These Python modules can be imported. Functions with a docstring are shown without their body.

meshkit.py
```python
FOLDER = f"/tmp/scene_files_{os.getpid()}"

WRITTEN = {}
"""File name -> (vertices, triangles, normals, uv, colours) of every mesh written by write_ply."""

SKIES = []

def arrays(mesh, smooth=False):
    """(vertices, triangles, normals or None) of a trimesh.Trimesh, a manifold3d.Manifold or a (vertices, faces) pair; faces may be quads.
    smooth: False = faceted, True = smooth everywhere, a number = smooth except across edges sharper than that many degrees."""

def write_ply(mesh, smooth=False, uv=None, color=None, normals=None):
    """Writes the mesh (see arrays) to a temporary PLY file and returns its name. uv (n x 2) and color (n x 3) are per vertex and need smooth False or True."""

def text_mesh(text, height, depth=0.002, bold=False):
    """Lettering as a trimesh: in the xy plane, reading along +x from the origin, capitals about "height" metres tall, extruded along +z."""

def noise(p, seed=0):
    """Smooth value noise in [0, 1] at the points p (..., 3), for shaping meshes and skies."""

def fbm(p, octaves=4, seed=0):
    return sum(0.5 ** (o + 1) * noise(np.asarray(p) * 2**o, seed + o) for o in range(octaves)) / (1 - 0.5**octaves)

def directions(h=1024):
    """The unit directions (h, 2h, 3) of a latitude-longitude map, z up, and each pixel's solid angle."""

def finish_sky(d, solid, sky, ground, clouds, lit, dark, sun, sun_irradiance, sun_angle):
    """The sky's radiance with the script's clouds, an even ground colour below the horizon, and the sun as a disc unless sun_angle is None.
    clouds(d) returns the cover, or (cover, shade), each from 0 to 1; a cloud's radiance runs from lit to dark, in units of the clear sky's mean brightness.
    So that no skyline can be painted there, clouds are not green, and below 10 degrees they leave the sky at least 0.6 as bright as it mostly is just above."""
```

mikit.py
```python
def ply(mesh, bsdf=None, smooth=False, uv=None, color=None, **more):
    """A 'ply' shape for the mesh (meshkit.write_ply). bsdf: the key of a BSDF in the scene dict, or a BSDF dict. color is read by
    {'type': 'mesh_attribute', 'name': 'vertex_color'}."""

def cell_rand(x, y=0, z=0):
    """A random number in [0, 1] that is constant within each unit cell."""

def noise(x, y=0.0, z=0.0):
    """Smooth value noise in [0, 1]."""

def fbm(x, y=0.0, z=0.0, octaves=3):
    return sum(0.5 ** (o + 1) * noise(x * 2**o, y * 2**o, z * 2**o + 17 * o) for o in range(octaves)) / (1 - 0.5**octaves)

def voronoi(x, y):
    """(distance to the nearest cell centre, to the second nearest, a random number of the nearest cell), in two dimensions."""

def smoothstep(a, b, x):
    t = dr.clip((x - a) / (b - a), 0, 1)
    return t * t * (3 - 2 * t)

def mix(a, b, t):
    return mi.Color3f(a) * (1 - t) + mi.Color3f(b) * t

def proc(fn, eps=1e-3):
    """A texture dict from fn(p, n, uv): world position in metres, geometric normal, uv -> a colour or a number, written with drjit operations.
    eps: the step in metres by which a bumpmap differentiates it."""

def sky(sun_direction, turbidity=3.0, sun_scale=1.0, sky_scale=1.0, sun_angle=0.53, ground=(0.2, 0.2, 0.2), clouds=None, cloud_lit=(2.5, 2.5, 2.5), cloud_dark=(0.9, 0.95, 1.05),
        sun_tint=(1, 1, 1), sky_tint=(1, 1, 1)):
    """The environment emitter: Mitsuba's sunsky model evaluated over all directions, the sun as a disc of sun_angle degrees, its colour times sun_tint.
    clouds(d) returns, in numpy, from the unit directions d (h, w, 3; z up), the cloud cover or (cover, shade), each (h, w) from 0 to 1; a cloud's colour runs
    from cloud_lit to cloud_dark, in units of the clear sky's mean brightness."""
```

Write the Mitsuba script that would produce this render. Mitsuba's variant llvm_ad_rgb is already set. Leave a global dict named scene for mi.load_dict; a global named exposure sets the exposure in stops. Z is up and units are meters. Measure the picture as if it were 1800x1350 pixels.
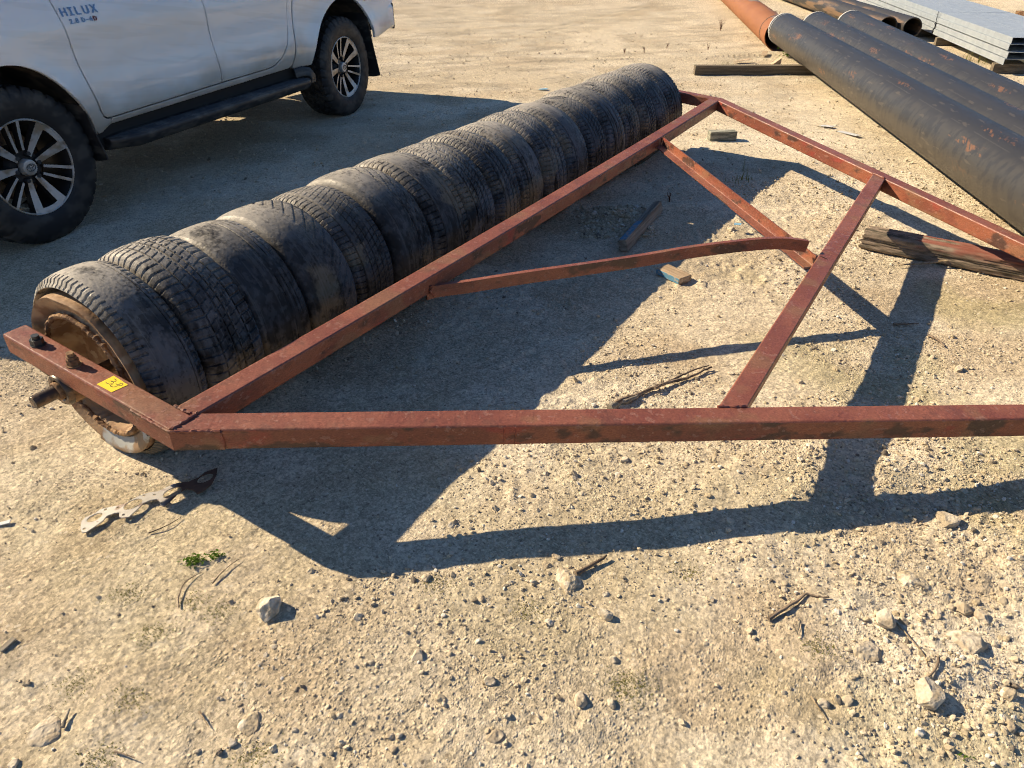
import math, random
import numpy as np, trimesh, drjit as dr, mitsuba as mi
import mikit, meshkit
from mikit import proc, noise, fbm, voronoi, cell_rand, smoothstep, mix
from scipy.spatial import Delaunay
from shapely.geometry import Polygon, Point, LineString
from shapely import affinity

T = mi.ScalarTransform4f
scene, labels = {}, {}
random.seed(5)

# ------------------------------------------------------------------ camera, sky, exposure
CAM_H, PITCH, ROLL, FPX = 1.4175, 0.5779, -0.0097, 1250.4
_fw = np.array([0, math.cos(PITCH), -math.sin(PITCH)])
_up = np.array([0, math.sin(PITCH), math.cos(PITCH)])
_rt = np.array([1.0, 0, 0])
_upr = -math.sin(ROLL) * _rt + math.cos(ROLL) * _up
scene['camera'] = {'type': 'perspective', 'fov': math.degrees(2 * math.atan(900 / FPX)), 'fov_axis': 'x', 'near_clip': 0.05, 'far_clip': 500.0,
                   'to_world': T().look_at(origin=[0, 0, CAM_H], target=[0, float(_fw[1]), CAM_H + float(_fw[2])], up=[float(v) for v in _upr])}
SUN = (-0.7724, 0.3046, 0.5574)
scene['sky'] = mikit.sky(SUN, turbidity=2.5, sky_scale=0.54, sun_tint=(1.0, 1.02, 1.02), sky_tint=(0.86, 0.99, 1.16))
exposure = 2.6

# ------------------------------------------------------------------ helpers
def put(key, mesh, bsdf, smooth=30, label=None, category=None, group=None, kind=None, color=None):
    scene[key] = mikit.ply(mesh, bsdf, smooth=smooth, color=color)
    tag(key, label, category, group, kind)
    return key

def tag(key, label=None, category=None, group=None, kind=None):
    d = {k: v for k, v in (('label', label), ('category', category), ('group', group), ('kind', kind)) if v}
    if d:
        labels[key] = {**labels.get(key, {}), **d}

_count = {}
def numbered(name):
    n = _count.get(name, 0)
    _count[name] = n + 1
    return name if n == 0 else f'{name}_{n:03d}'

def cat(*ms):
    return trimesh.util.concatenate(list(ms))

def TM(v, f):
    f = np.asarray(f)
    if f.shape[1] == 4:
        f = np.vstack([f[:, [0, 1, 2]], f[:, [0, 2, 3]]])
    return trimesh.Trimesh(np.asarray(v, float), f, process=False)

def grid_faces(n, m, wrap_n=False, wrap_m=False, flip=False):
    i, j = np.meshgrid(np.arange(n if wrap_n else n - 1), np.arange(m if wrap_m else m - 1), indexing='ij')
    i2, j2 = (i + 1) % n, (j + 1) % m
    q = np.stack([i * m + j, i2 * m + j, i2 * m + j2, i * m + j2], -1).reshape(-1, 4)
    return q[:, ::-1] if flip else q

def outward(m):
    """flip a closed mesh so that its faces look out"""
    if m.volume < 0:
        m.invert()
    return m

def rrect(w, h, r, k=3):
    """rounded rectangle, counter-clockwise, centred"""
    pts = []
    for cx, cy, a0 in ((w / 2 - r, h / 2 - r, 0), (-w / 2 + r, h / 2 - r, 90), (-w / 2 + r, -h / 2 + r, 180), (w / 2 - r, -h / 2 + r, 270)):
        for t in np.linspace(0, 90, k + 1):
            a = math.radians(a0 + t)
            pts.append((cx + r * math.cos(a), cy + r * math.sin(a)))
    return np.array(pts)

def rbox(dx, dy, dz, r=0.005):
    """box with chamfered edges, centred"""
    v = []
    for sx in (-1, 1):
        for sy in (-1, 1):
            for sz in (-1, 1):
                for k in range(3):
                    o = np.array([dx / 2, dy / 2, dz / 2]) - r
                    o[k] += r
                    v.append(o * (sx, sy, sz))
    return trimesh.convex.convex_hull(np.array(v))

def sweep(section, path, up=(0, 0, 1), caps=True, scale=None):
    """section (k x 2: side, up) carried along a polyline"""
    path = np.asarray(path, float); up = np.asarray(up, float)
    t = np.gradient(path, axis=0); t /= np.linalg.norm(t, axis=1, keepdims=True)
    side = np.cross(t, up); side /= np.linalg.norm(side, axis=1, keepdims=True)
    nn = np.cross(side, t)
    s = np.asarray(section)
    sc = np.ones(len(path)) if scale is None else np.asarray(scale)
    v = path[:, None] + sc[:, None, None] * (s[None, :, :1] * side[:, None] + s[None, :, 1:] * nn[:, None])
    k = len(s)
    f = grid_faces(len(path), k, wrap_m=True)
    m = TM(v.reshape(-1, 3), f)
    if caps:
        tri = trimesh.creation.triangulate_polygon(Polygon(s), engine='earcut')
        pv, pf = np.array(tri[0]), np.array(tri[1])
        ends = []
        for e, flip in ((0, True), (-1, False)):
            vv = path[e] + sc[e] * (pv[:, :1] * side[e] + pv[:, 1:] * nn[e])
            ends.append(TM(vv, pf[:, ::-1] if flip else pf))
        m = cat(m, *ends)
    m.merge_vertices(digits_vertex=6)
    return outward(m)

def disc_section(r, k=12):
    a = np.arange(k) * 2 * math.pi / k
    return np.stack([r * np.cos(a), r * np.sin(a)], 1)

def tube(path, r, k=8, scale=None):
    return sweep(disc_section(r, k), path, up=(0.123, 0.31, 0.94), scale=scale)

def bead(a, b=None, r=0.004, step=0.006, seed=0):
    """a bumpy weld bead from a to b (polyline)"""
    pts = np.array([a, b], float) if b is not None else np.asarray(a, float)
    ls = np.r_[0, np.cumsum(np.linalg.norm(np.diff(pts, axis=0), axis=1))]
    n = max(4, int(ls[-1] / step))
    s = np.linspace(0, ls[-1], n)
    p = np.stack([np.interp(s, ls, pts[:, k]) for k in range(3)], 1)
    rg = np.random.default_rng(seed)
    p = p + rg.normal(0, r * 0.18, p.shape)
    return tube(p, r, 7, scale=0.75 + 0.5 * rg.random(n))

def lathe(profile, n=48):
    """profile (x, r) turned about the x axis"""
    p = np.asarray(profile, float)
    th = np.arange(n) * 2 * math.pi / n
    v = np.stack([np.repeat(p[:, 0], n), np.outer(p[:, 1], np.cos(th)).ravel(), np.outer(p[:, 1], np.sin(th)).ravel()], 1)
    return TM(v, grid_faces(len(p), n, wrap_m=True, flip=True))

def extrude(poly, h):
    return trimesh.creation.extrude_polygon(poly, h, engine='earcut')

def basis(m, o, ex, ey, ez):
    """mesh coordinates -> o + x ex + y ey + z ez"""
    M = np.eye(4); M[:3, 0], M[:3, 1], M[:3, 2], M[:3, 3] = ex, ey, ez, o
    m = m.copy(); m.apply_transform(M)
    if np.linalg.det(M[:3, :3]) < 0:
        m.invert()
    return m

def rotz(m, deg):
    m = m.copy(); m.apply_transform(trimesh.transformations.rotation_matrix(math.radians(deg), [0, 0, 1])); return m

def vnoise(m, amp, freq, seed=0, stretch=(1, 1, 1)):
    v = m.vertices
    d = np.stack([meshkit.fbm(v * freq * np.array(stretch) + 7.3 * k, 3, seed + k) - 0.5 for k in range(3)], 1)
    m.vertices = v + 2 * amp * d
    return m

# ------------------------------------------------------------------ layout of the roller implement (frame coordinates u, v, n)
FA = np.array([-0.8708, 1.452, 0.3396]); YAW, TILT, RL = 1.0069, -0.0793, 0.0104
UH = np.array([math.cos(YAW), math.sin(YAW), 0]); VH = np.array([math.sin(YAW), -math.cos(YAW), 0])
FU = UH * math.cos(RL) + np.array([0, 0, math.sin(RL)])
FV = VH * math.cos(TILT) + np.array([0, 0, math.sin(TILT)])
FN = np.cross(FU, FV); FN = -FN if FN[2] < 0 else FN; FN /= np.linalg.norm(FN)
FL, FS, FH, ARM, AL = 4.365, 0.0725, 0.0680, 0.7607, 0.9246
CV, CU, CW = 1.1248, 0.0138, 0.068
AXV, AXZ = -0.530, 0.280          # roller axle: v and height
def F(u, v, n=0.0):
    return FA + u * FU + v * FV + n * FN
def R3(u, v, z):                  # roller coordinates: along axle, across, height above ground
    return np.array([FA[0], FA[1], 0]) + u * UH + v * VH + np.array([0, 0, z])

# ------------------------------------------------------------------ layout of the truck (x to its rear, n out of its side, z up)
TO = np.array([-2.4337, 3.6565, 0.0]); TA = 1.2253
TX = np.array([math.cos(TA), math.sin(TA), 0]); TN = np.array([TX[1], -TX[0], 0]); TZ = np.array([0, 0, 1.0])
def K(x, n, z):
    return TO + x * TX + n * TN + z * TZ

# ------------------------------------------------------------------ materials
def C(r, g, b):
    return {'type': 'rgb', 'value': [r, g, b]}
def princ(color, rough=0.5, **k):
    return {'type': 'principled', 'base_color': color if isinstance(color, dict) else C(*color), 'roughness': rough, **k}
def two(b):
    return {'type': 'twosided', 'bsdf': b}
def bump(b, fn, scale=1.0, eps=1e-3):
    return {'type': 'bumpmap', 'arbitrary': proc(fn, eps=eps), 'scale': scale, 'bsdf': b}

def ground_col(p, n, uv):
    x, y = p.x, p.y
    big = fbm(x * 0.9 + 3, y * 0.9, 0.0, 3)
    mid = fbm(x * 4.0 + 9, y * 4.0 + 2, 0.0, 3)
    c = mix((0.435, 0.368, 0.262), (0.525, 0.458, 0.345), smoothstep(0.3, 0.7, big * 0.5 + mid * 0.5))
    pale = smoothstep(0.56, 0.72, fbm(x * 2.3 + 41, y * 2.9 + 5, 0.0, 4))
    c = mix(c, (0.575, 0.515, 0.405), pale * 0.55)
    brown = smoothstep(0.55, 0.72, fbm(x * 1.7 + 70, y * 2.1 + 33, 0.0, 4))
    c = mix(c, (0.345, 0.268, 0.175), brown * 0.55)
    moss = smoothstep(0.53, 0.70, fbm(x * 2.6 + 15, y * 2.6 + 81, 0.0, 4)) * (0.35 + 0.65 * smoothstep(0.4, 1.4, x)) * smoothstep(3.6, 2.6, y)
    c = mix(c, (0.270, 0.250, 0.115), moss * 0.42)
    far = smoothstep(4.0, 9.0, y)
    c = mix(c, (0.470, 0.395, 0.285), far * 0.35)
    rutdark = smoothstep(0.56, 0.74, fbm((x * 0.94 + y * 0.34) * 1.2, (y * 0.94 - x * 0.34) * 5.5, 0.0, 3)) * far
    c = mix(c, (0.330, 0.275, 0.200), rutdark * 0.6)
    d1, d2, r1 = voronoi(x * 230, y * 230)
    d3, d4, r2 = voronoi(x * 85 + 11, y * 85)
    d5, d6, r5 = voronoi(x * 128 + 40, y * 128 + 3)
    d7, d8, r7 = voronoi(x * 40 + 4, y * 40 + 30)
    g = 0.64 + 0.38 * r1 + 0.42 * r5 * r5 + 0.18 * (r2 - 0.5) + 0.10 * (r7 - 0.5) + 0.25 * (fbm(x * 30, y * 30, 0.0, 2) - 0.5)
    crack = smoothstep(0.0, 0.12, d2 - d1)
    g *= 0.88 + 0.12 * crack
    c = c * g
    light = smoothstep(0.93, 0.97, r2) * smoothstep(0.42, 0.30, d3)
    dark = smoothstep(0.05, 0.02, r2) * smoothstep(0.38, 0.26, d3)
    c = mix(c, (0.55, 0.49, 0.38), light * 0.8)
    return mix(c, (0.15, 0.12, 0.09), dark * 0.7)

def track(x, y):
    # tread prints of tyres that drove across the far yard
    out = 0.0
    for ox, oy, ang in ((0.2, 11.6, 1.02), (0.95, 12.4, 1.02), (0.5, 9.3, 0.10), (0.4, 13.6, -0.04)):
        c, s = math.cos(ang), math.sin(ang)
        d = -(x - ox) * s + (y - oy) * c
        a = (x - ox) * c + (y - oy) * s
        band = smoothstep(0.13, 0.10, dr.abs(d)) * smoothstep(0.40, 0.60, fbm(a * 0.8 + ox, d * 2.0, 0.0, 2))
        lug = smoothstep(0.25, 0.75, 0.5 + 0.5 * dr.sin(a * 95 + dr.abs(d) * 40))
        out = out + band * (0.012 * lug - 0.010)
    return out
def ground_bump(p, n, uv):
    x, y = p.x, p.y
    d1, d2, r1 = voronoi(x * 240, y * 240)
    d3, d4, r3 = voronoi(x * 95 + 5, y * 95)
    patch = 0.22 + 0.78 * smoothstep(0.42, 0.64, fbm(x * 3.1, y * 3.1 + 6, 0.0, 3))
    return (smoothstep(0.55, 0.0, d1) * r1 * 0.0024 * patch + smoothstep(0.5, 0.05, d3) * smoothstep(0.62, 0.95, r3) * 0.0042 * patch
            + 0.0045 * fbm(x * 70, y * 70, 0.0, 4) + track(x, y))
scene['sandy_ground'] = two(bump(princ(proc(ground_col), 0.95, specular=0.15), ground_bump, 1.0, 0.0012))

def stone_col(p, n, uv):
    a = fbm(p.x * 45, p.y * 45, p.z * 45, 3)
    r = cell_rand(p.x * 9, p.y * 9, 3.0)
    c = mix((0.37, 0.305, 0.21), (0.57, 0.51, 0.405), smoothstep(0.35, 0.65, a))
    return mix(c, (0.30, 0.25, 0.19), r * 0.45) * (0.85 + 0.3 * noise(p.x * 200, p.y * 200, p.z * 200))
def stone_bump(p, n, uv):
    return 0.009 * fbm(p.x * 85, p.y * 85, p.z * 85, 4)
scene['limestone'] = two(bump(princ(proc(stone_col), 0.95, specular=0.15), stone_bump, 1.0, 0.001))
scene['gravel_bits'] = two(princ({'type': 'mesh_attribute', 'name': 'vertex_color'}, 0.95, specular=0.15))

RED = (0.205, 0.052, 0.030)
def paint_maker(light):
    def paint(p, n, uv):
        a = fbm(p.x * 7, p.y * 7, p.z * 7, 4)
        b = fbm(p.x * 28 + 5, p.y * 28, p.z * 40, 3)
        c = mix((0.172, 0.054, 0.034), (0.220, 0.077, 0.047), smoothstep(0.35, 0.65, a))
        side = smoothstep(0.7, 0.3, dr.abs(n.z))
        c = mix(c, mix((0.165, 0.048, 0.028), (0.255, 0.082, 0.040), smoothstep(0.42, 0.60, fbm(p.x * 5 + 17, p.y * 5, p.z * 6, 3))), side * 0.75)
        c = mix(c, (0.200, 0.105, 0.055), smoothstep(0.56, 0.70, fbm(p.x * 9 + 31, p.y * 9, p.z * 11, 4)) * 0.6)      # bare rust
        c = mix(c, (0.265, 0.038, 0.028), smoothstep(0.64, 0.74, fbm(p.x * 6 + 3, p.y * 6 + 8, p.z * 8, 4)) * side * 0.7)   # fresher red
        c = mix(c, (0.085, 0.038, 0.027), smoothstep(0.58, 0.74, b) * 0.35)
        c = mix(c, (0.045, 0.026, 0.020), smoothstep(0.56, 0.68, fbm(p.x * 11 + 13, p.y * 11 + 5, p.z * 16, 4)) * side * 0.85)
        s = noise(p.x * 260, p.y * 260, p.z * 260)
        chip = smoothstep(0.66, 0.72, fbm(p.x * 70 + 2, p.y * 70, p.z * 70, 3))
        c = mix(c, (0.30, 0.17, 0.13), chip * 0.35)
        return c * (0.75 + 0.50 * s)
    return paint
def paint_bump(p, n, uv):
    return 0.0012 * fbm(p.x * 110, p.y * 110, p.z * 110, 3) + 0.0006 * fbm(p.x * 18, p.y * 18, p.z * 18, 2)
def paint_rough(p, n, uv):
    return 0.33 + 0.30 * fbm(p.x * 30, p.y * 30, p.z * 30, 2)
scene['red_oxide_paint'] = two(bump(princ(proc(paint_maker(0)), proc(paint_rough), specular=0.5), paint_bump, 1.0, 0.002))

def rust_col(p, n, uv):
    a = fbm(p.x * 22, p.y * 22, p.z * 22, 4)
    c = mix((0.120, 0.062, 0.032), (0.275, 0.165, 0.085), smoothstep(0.35, 0.65, a))
    return mix(c, (0.07, 0.04, 0.03), smoothstep(0.58, 0.7, fbm(p.x * 40 + 9, p.y * 40, p.z * 40, 2)) * 0.6)
def rust_bump(p, n, uv):
    return 0.002 * fbm(p.x * 90, p.y * 90, p.z * 90, 3)
scene['rusty_steel'] = two(bump(princ(proc(rust_col), 0.8, specular=0.3), rust_bump, 1.0, 0.0015))
def bare_col(p, n, uv):
    a = fbm(p.x * 14, p.y * 14, p.z * 14, 4)
    c = mix((0.33, 0.335, 0.32), (0.22, 0.14, 0.08), smoothstep(0.45, 0.60, a))
    return c
def tan_rust(p, n, uv):
    a = fbm(p.x * 18, p.y * 18, p.z * 18, 4)
    c = mix((0.175, 0.095, 0.050), (0.330, 0.215, 0.125), smoothstep(0.33, 0.62, a))
    return mix(c, (0.40, 0.30, 0.20), smoothstep(0.60, 0.72, fbm(p.x * 30 + 9, p.y * 30, p.z * 30, 3)) * 0.5)
scene['tan_rusty_plate'] = two(bump(princ(proc(tan_rust), 0.75, specular=0.3), rust_bump, 1.0, 0.0015))
scene['bare_rim_steel'] = two(princ(proc(bare_col), 0.55, metallic=0.15))
scene['dark_bolt_steel'] = two(princ((0.05, 0.055, 0.06), 0.4, metallic=0.5))
def shaft_col(p, n, uv):
    return mix((0.055, 0.040, 0.032), (0.16, 0.10, 0.06), smoothstep(0.45, 0.62, fbm(p.x * 40, p.y * 40, p.z * 40, 3)))
scene['greasy_steel'] = two(princ(proc(shaft_col), 0.4, metallic=0.3))
scene['yellow_paper'] = two(princ((0.80, 0.56, 0.005), 0.6))
scene['pen_ink'] = two(princ((0.015, 0.014, 0.012), 0.6))

_A2 = mi.Point3f(float(FA[0]), float(FA[1]), 0.0)
def roller_uv(p):
    dx, dy = p.x - float(FA[0]), p.y - float(FA[1])
    u = dx * float(UH[0]) + dy * float(UH[1])
    v = dx * float(VH[0]) + dy * float(VH[1]) - AXV
    th = dr.atan2(v, p.z - AXZ)
    return u, th, dr.sqrt(v * v + (p.z - AXZ) * (p.z - AXZ))
def tyre_col(p, n, uv):
    u, th, r = roller_uv(p)
    st = fbm(u * 26, th * 3.2, 0.0, 4)
    bl = fbm(u * 7 + 3, th * 2.4 + 7, 0.0, 4)
    fine = fbm(u * 120, th * 30, 0.0, 2)
    scuff = smoothstep(0.50, 0.68, fbm(u * 75 + 3, th * 16, 0.0, 3))
    line = smoothstep(0.60, 0.72, fbm(u * 190, th * 2.5, 0.0, 2))
    per = cell_rand(u * 4.37 - 0.30, 2.0, 5.0)
    c = mix((0.008, 0.008, 0.009), (0.030, 0.030, 0.032), smoothstep(0.38, 0.62, st))
    c = mix(c, (0.082, 0.080, 0.084), smoothstep(0.50, 0.68, bl * 0.55 + st * 0.3 + fine * 0.15 + 0.06 * (per - 0.5)) * 0.85)
    c = mix(c, (0.105, 0.102, 0.105), scuff * 0.35)
    c = mix(c, (0.10, 0.095, 0.09), line * 0.4)
    c = c * (0.55 + 0.9 * per)
    mud = smoothstep(0.60, 0.72, fbm(u * 5 + 19, th * 1.7 + 3, 0.0, 3) + 0.10 * (per - 0.5) + 0.10 * (fine - 0.5))
    c = mix(c, (0.215, 0.165, 0.100), mud * 0.45)
    sunlit_topdust = smoothstep(1.35, 0.3, dr.abs(th + 0.40) + 0.8 * (st - 0.5)) * smoothstep(0.24, 0.52, bl * 0.4 + st * 0.35 + fine * 0.25)  # top dust, with sunlight painted in: pale band set over the sunlit arc
    c = mix(c, (0.380, 0.350, 0.300), sunlit_topdust * (0.60 + 0.35 * per))
    c = c * (1 - 0.35 * smoothstep(0.66, 0.74, fbm(u * 110 + 9, th * 24, 0.0, 3)))
    low = smoothstep(1.75, 2.05, th + 0.5 * (fbm(u * 22, th * 8, 0.0, 3) - 0.5))
    return mix(c, (0.11, 0.09, 0.055), low * 0.5)
def tyre_bump(p, n, uv):
    u, th, r = roller_uv(p)
    return 0.0016 * fbm(u * 90, th * 26, r * 90, 3) + 0.0006 * fbm(u * 260, th * 40, 0.0, 2)
def tyre_rough(p, n, uv):
    u, th, r = roller_uv(p)
    return 0.42 + 0.35 * fbm(u * 30, th * 8, 0.0, 2)
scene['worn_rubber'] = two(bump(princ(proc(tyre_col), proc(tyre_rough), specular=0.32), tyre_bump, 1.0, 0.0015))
def sidewall_col(p, n, uv):
    u, th, r = roller_uv(p)
    return mix((0.05, 0.045, 0.035), (0.21, 0.165, 0.10), smoothstep(0.35, 0.6, fbm(u * 60, th * 6, r * 40, 3)))
scene['dusty_sidewall'] = two(princ(proc(sidewall_col), 0.8))

def truck_white(p, n, uv):
    x = (p.x - float(TO[0])) * float(TX[0]) + (p.y - float(TO[1])) * float(TX[1])
    z = p.z
    dust = smoothstep(0.75, 0.45, z + 0.22 * (fbm(x * 5, z * 5, 1.0, 4) - 0.5))
    smear = smoothstep(0.48, 0.70, fbm(x * 2.2 + z * 2.5, z * 6.0 - x * 1.2, 0.0, 4)) * 0.5
    streak = smoothstep(0.52, 0.72, fbm(x * 3.0, z * 40 + x * 6, 0.0, 3)) * 0.22
    c = mix((0.80, 0.80, 0.79), (0.58, 0.55, 0.49), dr.minimum(smear * 0.4 + streak * 0.8 + 0.10, 1.0))
    c = mix(c, (0.335, 0.270, 0.180), dust * 0.75)
    wipe = smoothstep(0.015, 0.0, dr.abs(z - 0.70 - 0.13 * (x - 1.25) * (x - 1.25) * 2.6 - 0.03 * fbm(x * 6, 0.0, 0.0, 2))) * smoothstep(0.62, 0.85, x) * smoothstep(1.42, 1.30, x)
    return mix(c, (0.64, 0.645, 0.65), wipe * 0.5)
def truck_rough(p, n, uv):
    x = (p.x - float(TO[0])) * float(TX[0]) + (p.y - float(TO[1])) * float(TX[1])
    return 0.13 + 0.12 * smoothstep(0.35, 0.7, fbm(x * 2.2 + p.z * 2.5, p.z * 6.0 - x * 1.2, 0.0, 4))
scene['dusty_white_paint'] = two(princ(proc(truck_white), proc(truck_rough), specular=0.5, clearcoat=0.5, clearcoat_gloss=0.85))
def trim_col(p, n, uv):
    return mix((0.016, 0.016, 0.018), (0.075, 0.066, 0.055), smoothstep(0.45, 0.75, fbm(p.x * 12, p.y * 12, p.z * 22, 4)))
scene['black_plastic'] = two(princ(proc(trim_col), 0.45, specular=0.5))
scene['underbody'] = two(princ((0.02, 0.018, 0.016), 0.9))
def liner_col(p, n, uv):
    return mix((0.012, 0.011, 0.010), (0.075, 0.055, 0.035), smoothstep(0.42, 0.7, fbm(p.x * 9, p.y * 9, p.z * 9, 4)))
scene['wheel_liner'] = two(princ(proc(liner_col), 0.8))
def trubber_col(p, n, uv):
    return mix((0.014, 0.014, 0.015), (0.050, 0.045, 0.038), smoothstep(0.4, 0.7, fbm(p.x * 16, p.y * 16, p.z * 16, 4)))
scene['truck_rubber'] = two(princ(proc(trubber_col), 0.6, specular=0.4))
def alloy_col(p, n, uv):
    return mix((0.48, 0.46, 0.43), (0.30, 0.24, 0.17), smoothstep(0.45, 0.72, fbm(p.x * 20, p.y * 20, p.z * 20, 3)))
scene['machined_alloy'] = two(princ(proc(alloy_col), 0.34, metallic=0.35))
scene['dark_alloy'] = two(princ((0.022, 0.021, 0.021), 0.45, metallic=0.2))
scene['chrome'] = two({'type': 'roughconductor', 'material': 'Cr', 'alpha': 0.08})
scene['badge_sky_chrome'] = two(princ((0.20, 0.27, 0.38), 0.18, metallic=0.9))  # chrome letters; the blue sky they mirror is painted into the base colour
scene['red_badge'] = two(princ((0.16, 0.02, 0.015), 0.3))
scene['tinted_glass'] = {'type': 'principled', 'base_color': C(0.01, 0.012, 0.013), 'roughness': 0.05, 'specular': 0.6}
scene['amber_lens'] = two(princ((0.35, 0.12, 0.02), 0.2))

def pipe_mat(PX, PY, PH, PR, seed):
    dx0, dy0 = math.cos(PH), math.sin(PH)
    def loc(p):
        a = (p.x - PX) * dx0 + (p.y - PY) * dy0
        b = -(p.x - PX) * dy0 + (p.y - PY) * dx0
        return a, dr.atan2(b, p.z - PR)          # angle 0 = top, positive towards the left of the axis direction
    def col(p, n, uv):
        a, th = loc(p)
        f1 = fbm(a * 1.6 + seed, th * 3, 0.0, 4)
        c = mix((0.026, 0.0265, 0.030), (0.038, 0.038, 0.041), f1)
        streak = fbm(a * 9 + seed, th * 2.2, 0.0, 3)
        low = smoothstep(0.55, 0.95, -th + 0.35 * (streak - 0.5))
        c = mix(c, (0.074, 0.067, 0.056), low * 0.30 * smoothstep(0.3, 0.6, fbm(a * 30 + seed, th * 3, 0.0, 3)))
        c = mix(c, (0.090, 0.072, 0.048), smoothstep(1.35, 1.85, -th + 0.2 * (streak - 0.5)) * 0.4)
        cell = voronoi(a * 1.35 + seed * 3.7, th * 1.5 + seed)
        sc = smoothstep(0.24, 0.08, cell[0] + 0.55 * (fbm(a * 14 + seed, th * 12, 0.0, 3) - 0.5)) * smoothstep(0.60, 0.66, cell[2])
        slash = smoothstep(0.45, 0.62, fbm((a + th * 0.22) * 60, (th - a * 0.3) * 5, 0.0, 2))
        rust = mix((0.155, 0.065, 0.028), (0.24, 0.115, 0.055), fbm(a * 30, th * 9, 0.0, 2))
        c = mix(c, rust, sc * slash * 0.6)
        cell2 = voronoi(a * 5.0 + seed * 1.3, th * 4.6 - seed)
        sc2 = smoothstep(0.22, 0.05, cell2[0] + 0.6 * (fbm(a * 20, th * 16 + seed, 0.0, 2) - 0.5)) * smoothstep(0.72, 0.78, cell2[2])
        c = mix(c, (0.16, 0.13, 0.10), sc2 * 0.20)
        seam = smoothstep(0.030, 0.0, dr.abs(th + 0.62 + 0.03 * (fbm(a * 5, 1.0, 0.0, 2) - 0.5)))
        c = mix(c, (0.11, 0.10, 0.088), seam * 0.2 * smoothstep(0.4, 0.6, fbm(a * 7 + 2, 4.0 + seed, 0.0, 3)) * 0.8)
        return c
    def rough(p, n, uv):
        a, th = loc(p)
        return 0.42 + 0.06 * fbm(a * 6, th * 5, 0.0, 3)
    return two(princ(proc(col), proc(rough), specular=0.30))
def brown_pipe(p, n, uv):
    a = fbm(p.x * 9, p.y * 2.2, p.z * 9, 4)
    c = mix((0.190, 0.070, 0.026), (0.260, 0.104, 0.038), a)
    return mix(c, (0.16, 0.14, 0.13), smoothstep(0.88, 0.97, n.z) * smoothstep(0.42, 0.6, fbm(p.x * 5, p.y * 1.2, 0.0, 3)) * 0.8)
scene['rust_brown_pipe_wall'] = two(princ(proc(brown_pipe), 0.6, specular=0.4))
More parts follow.
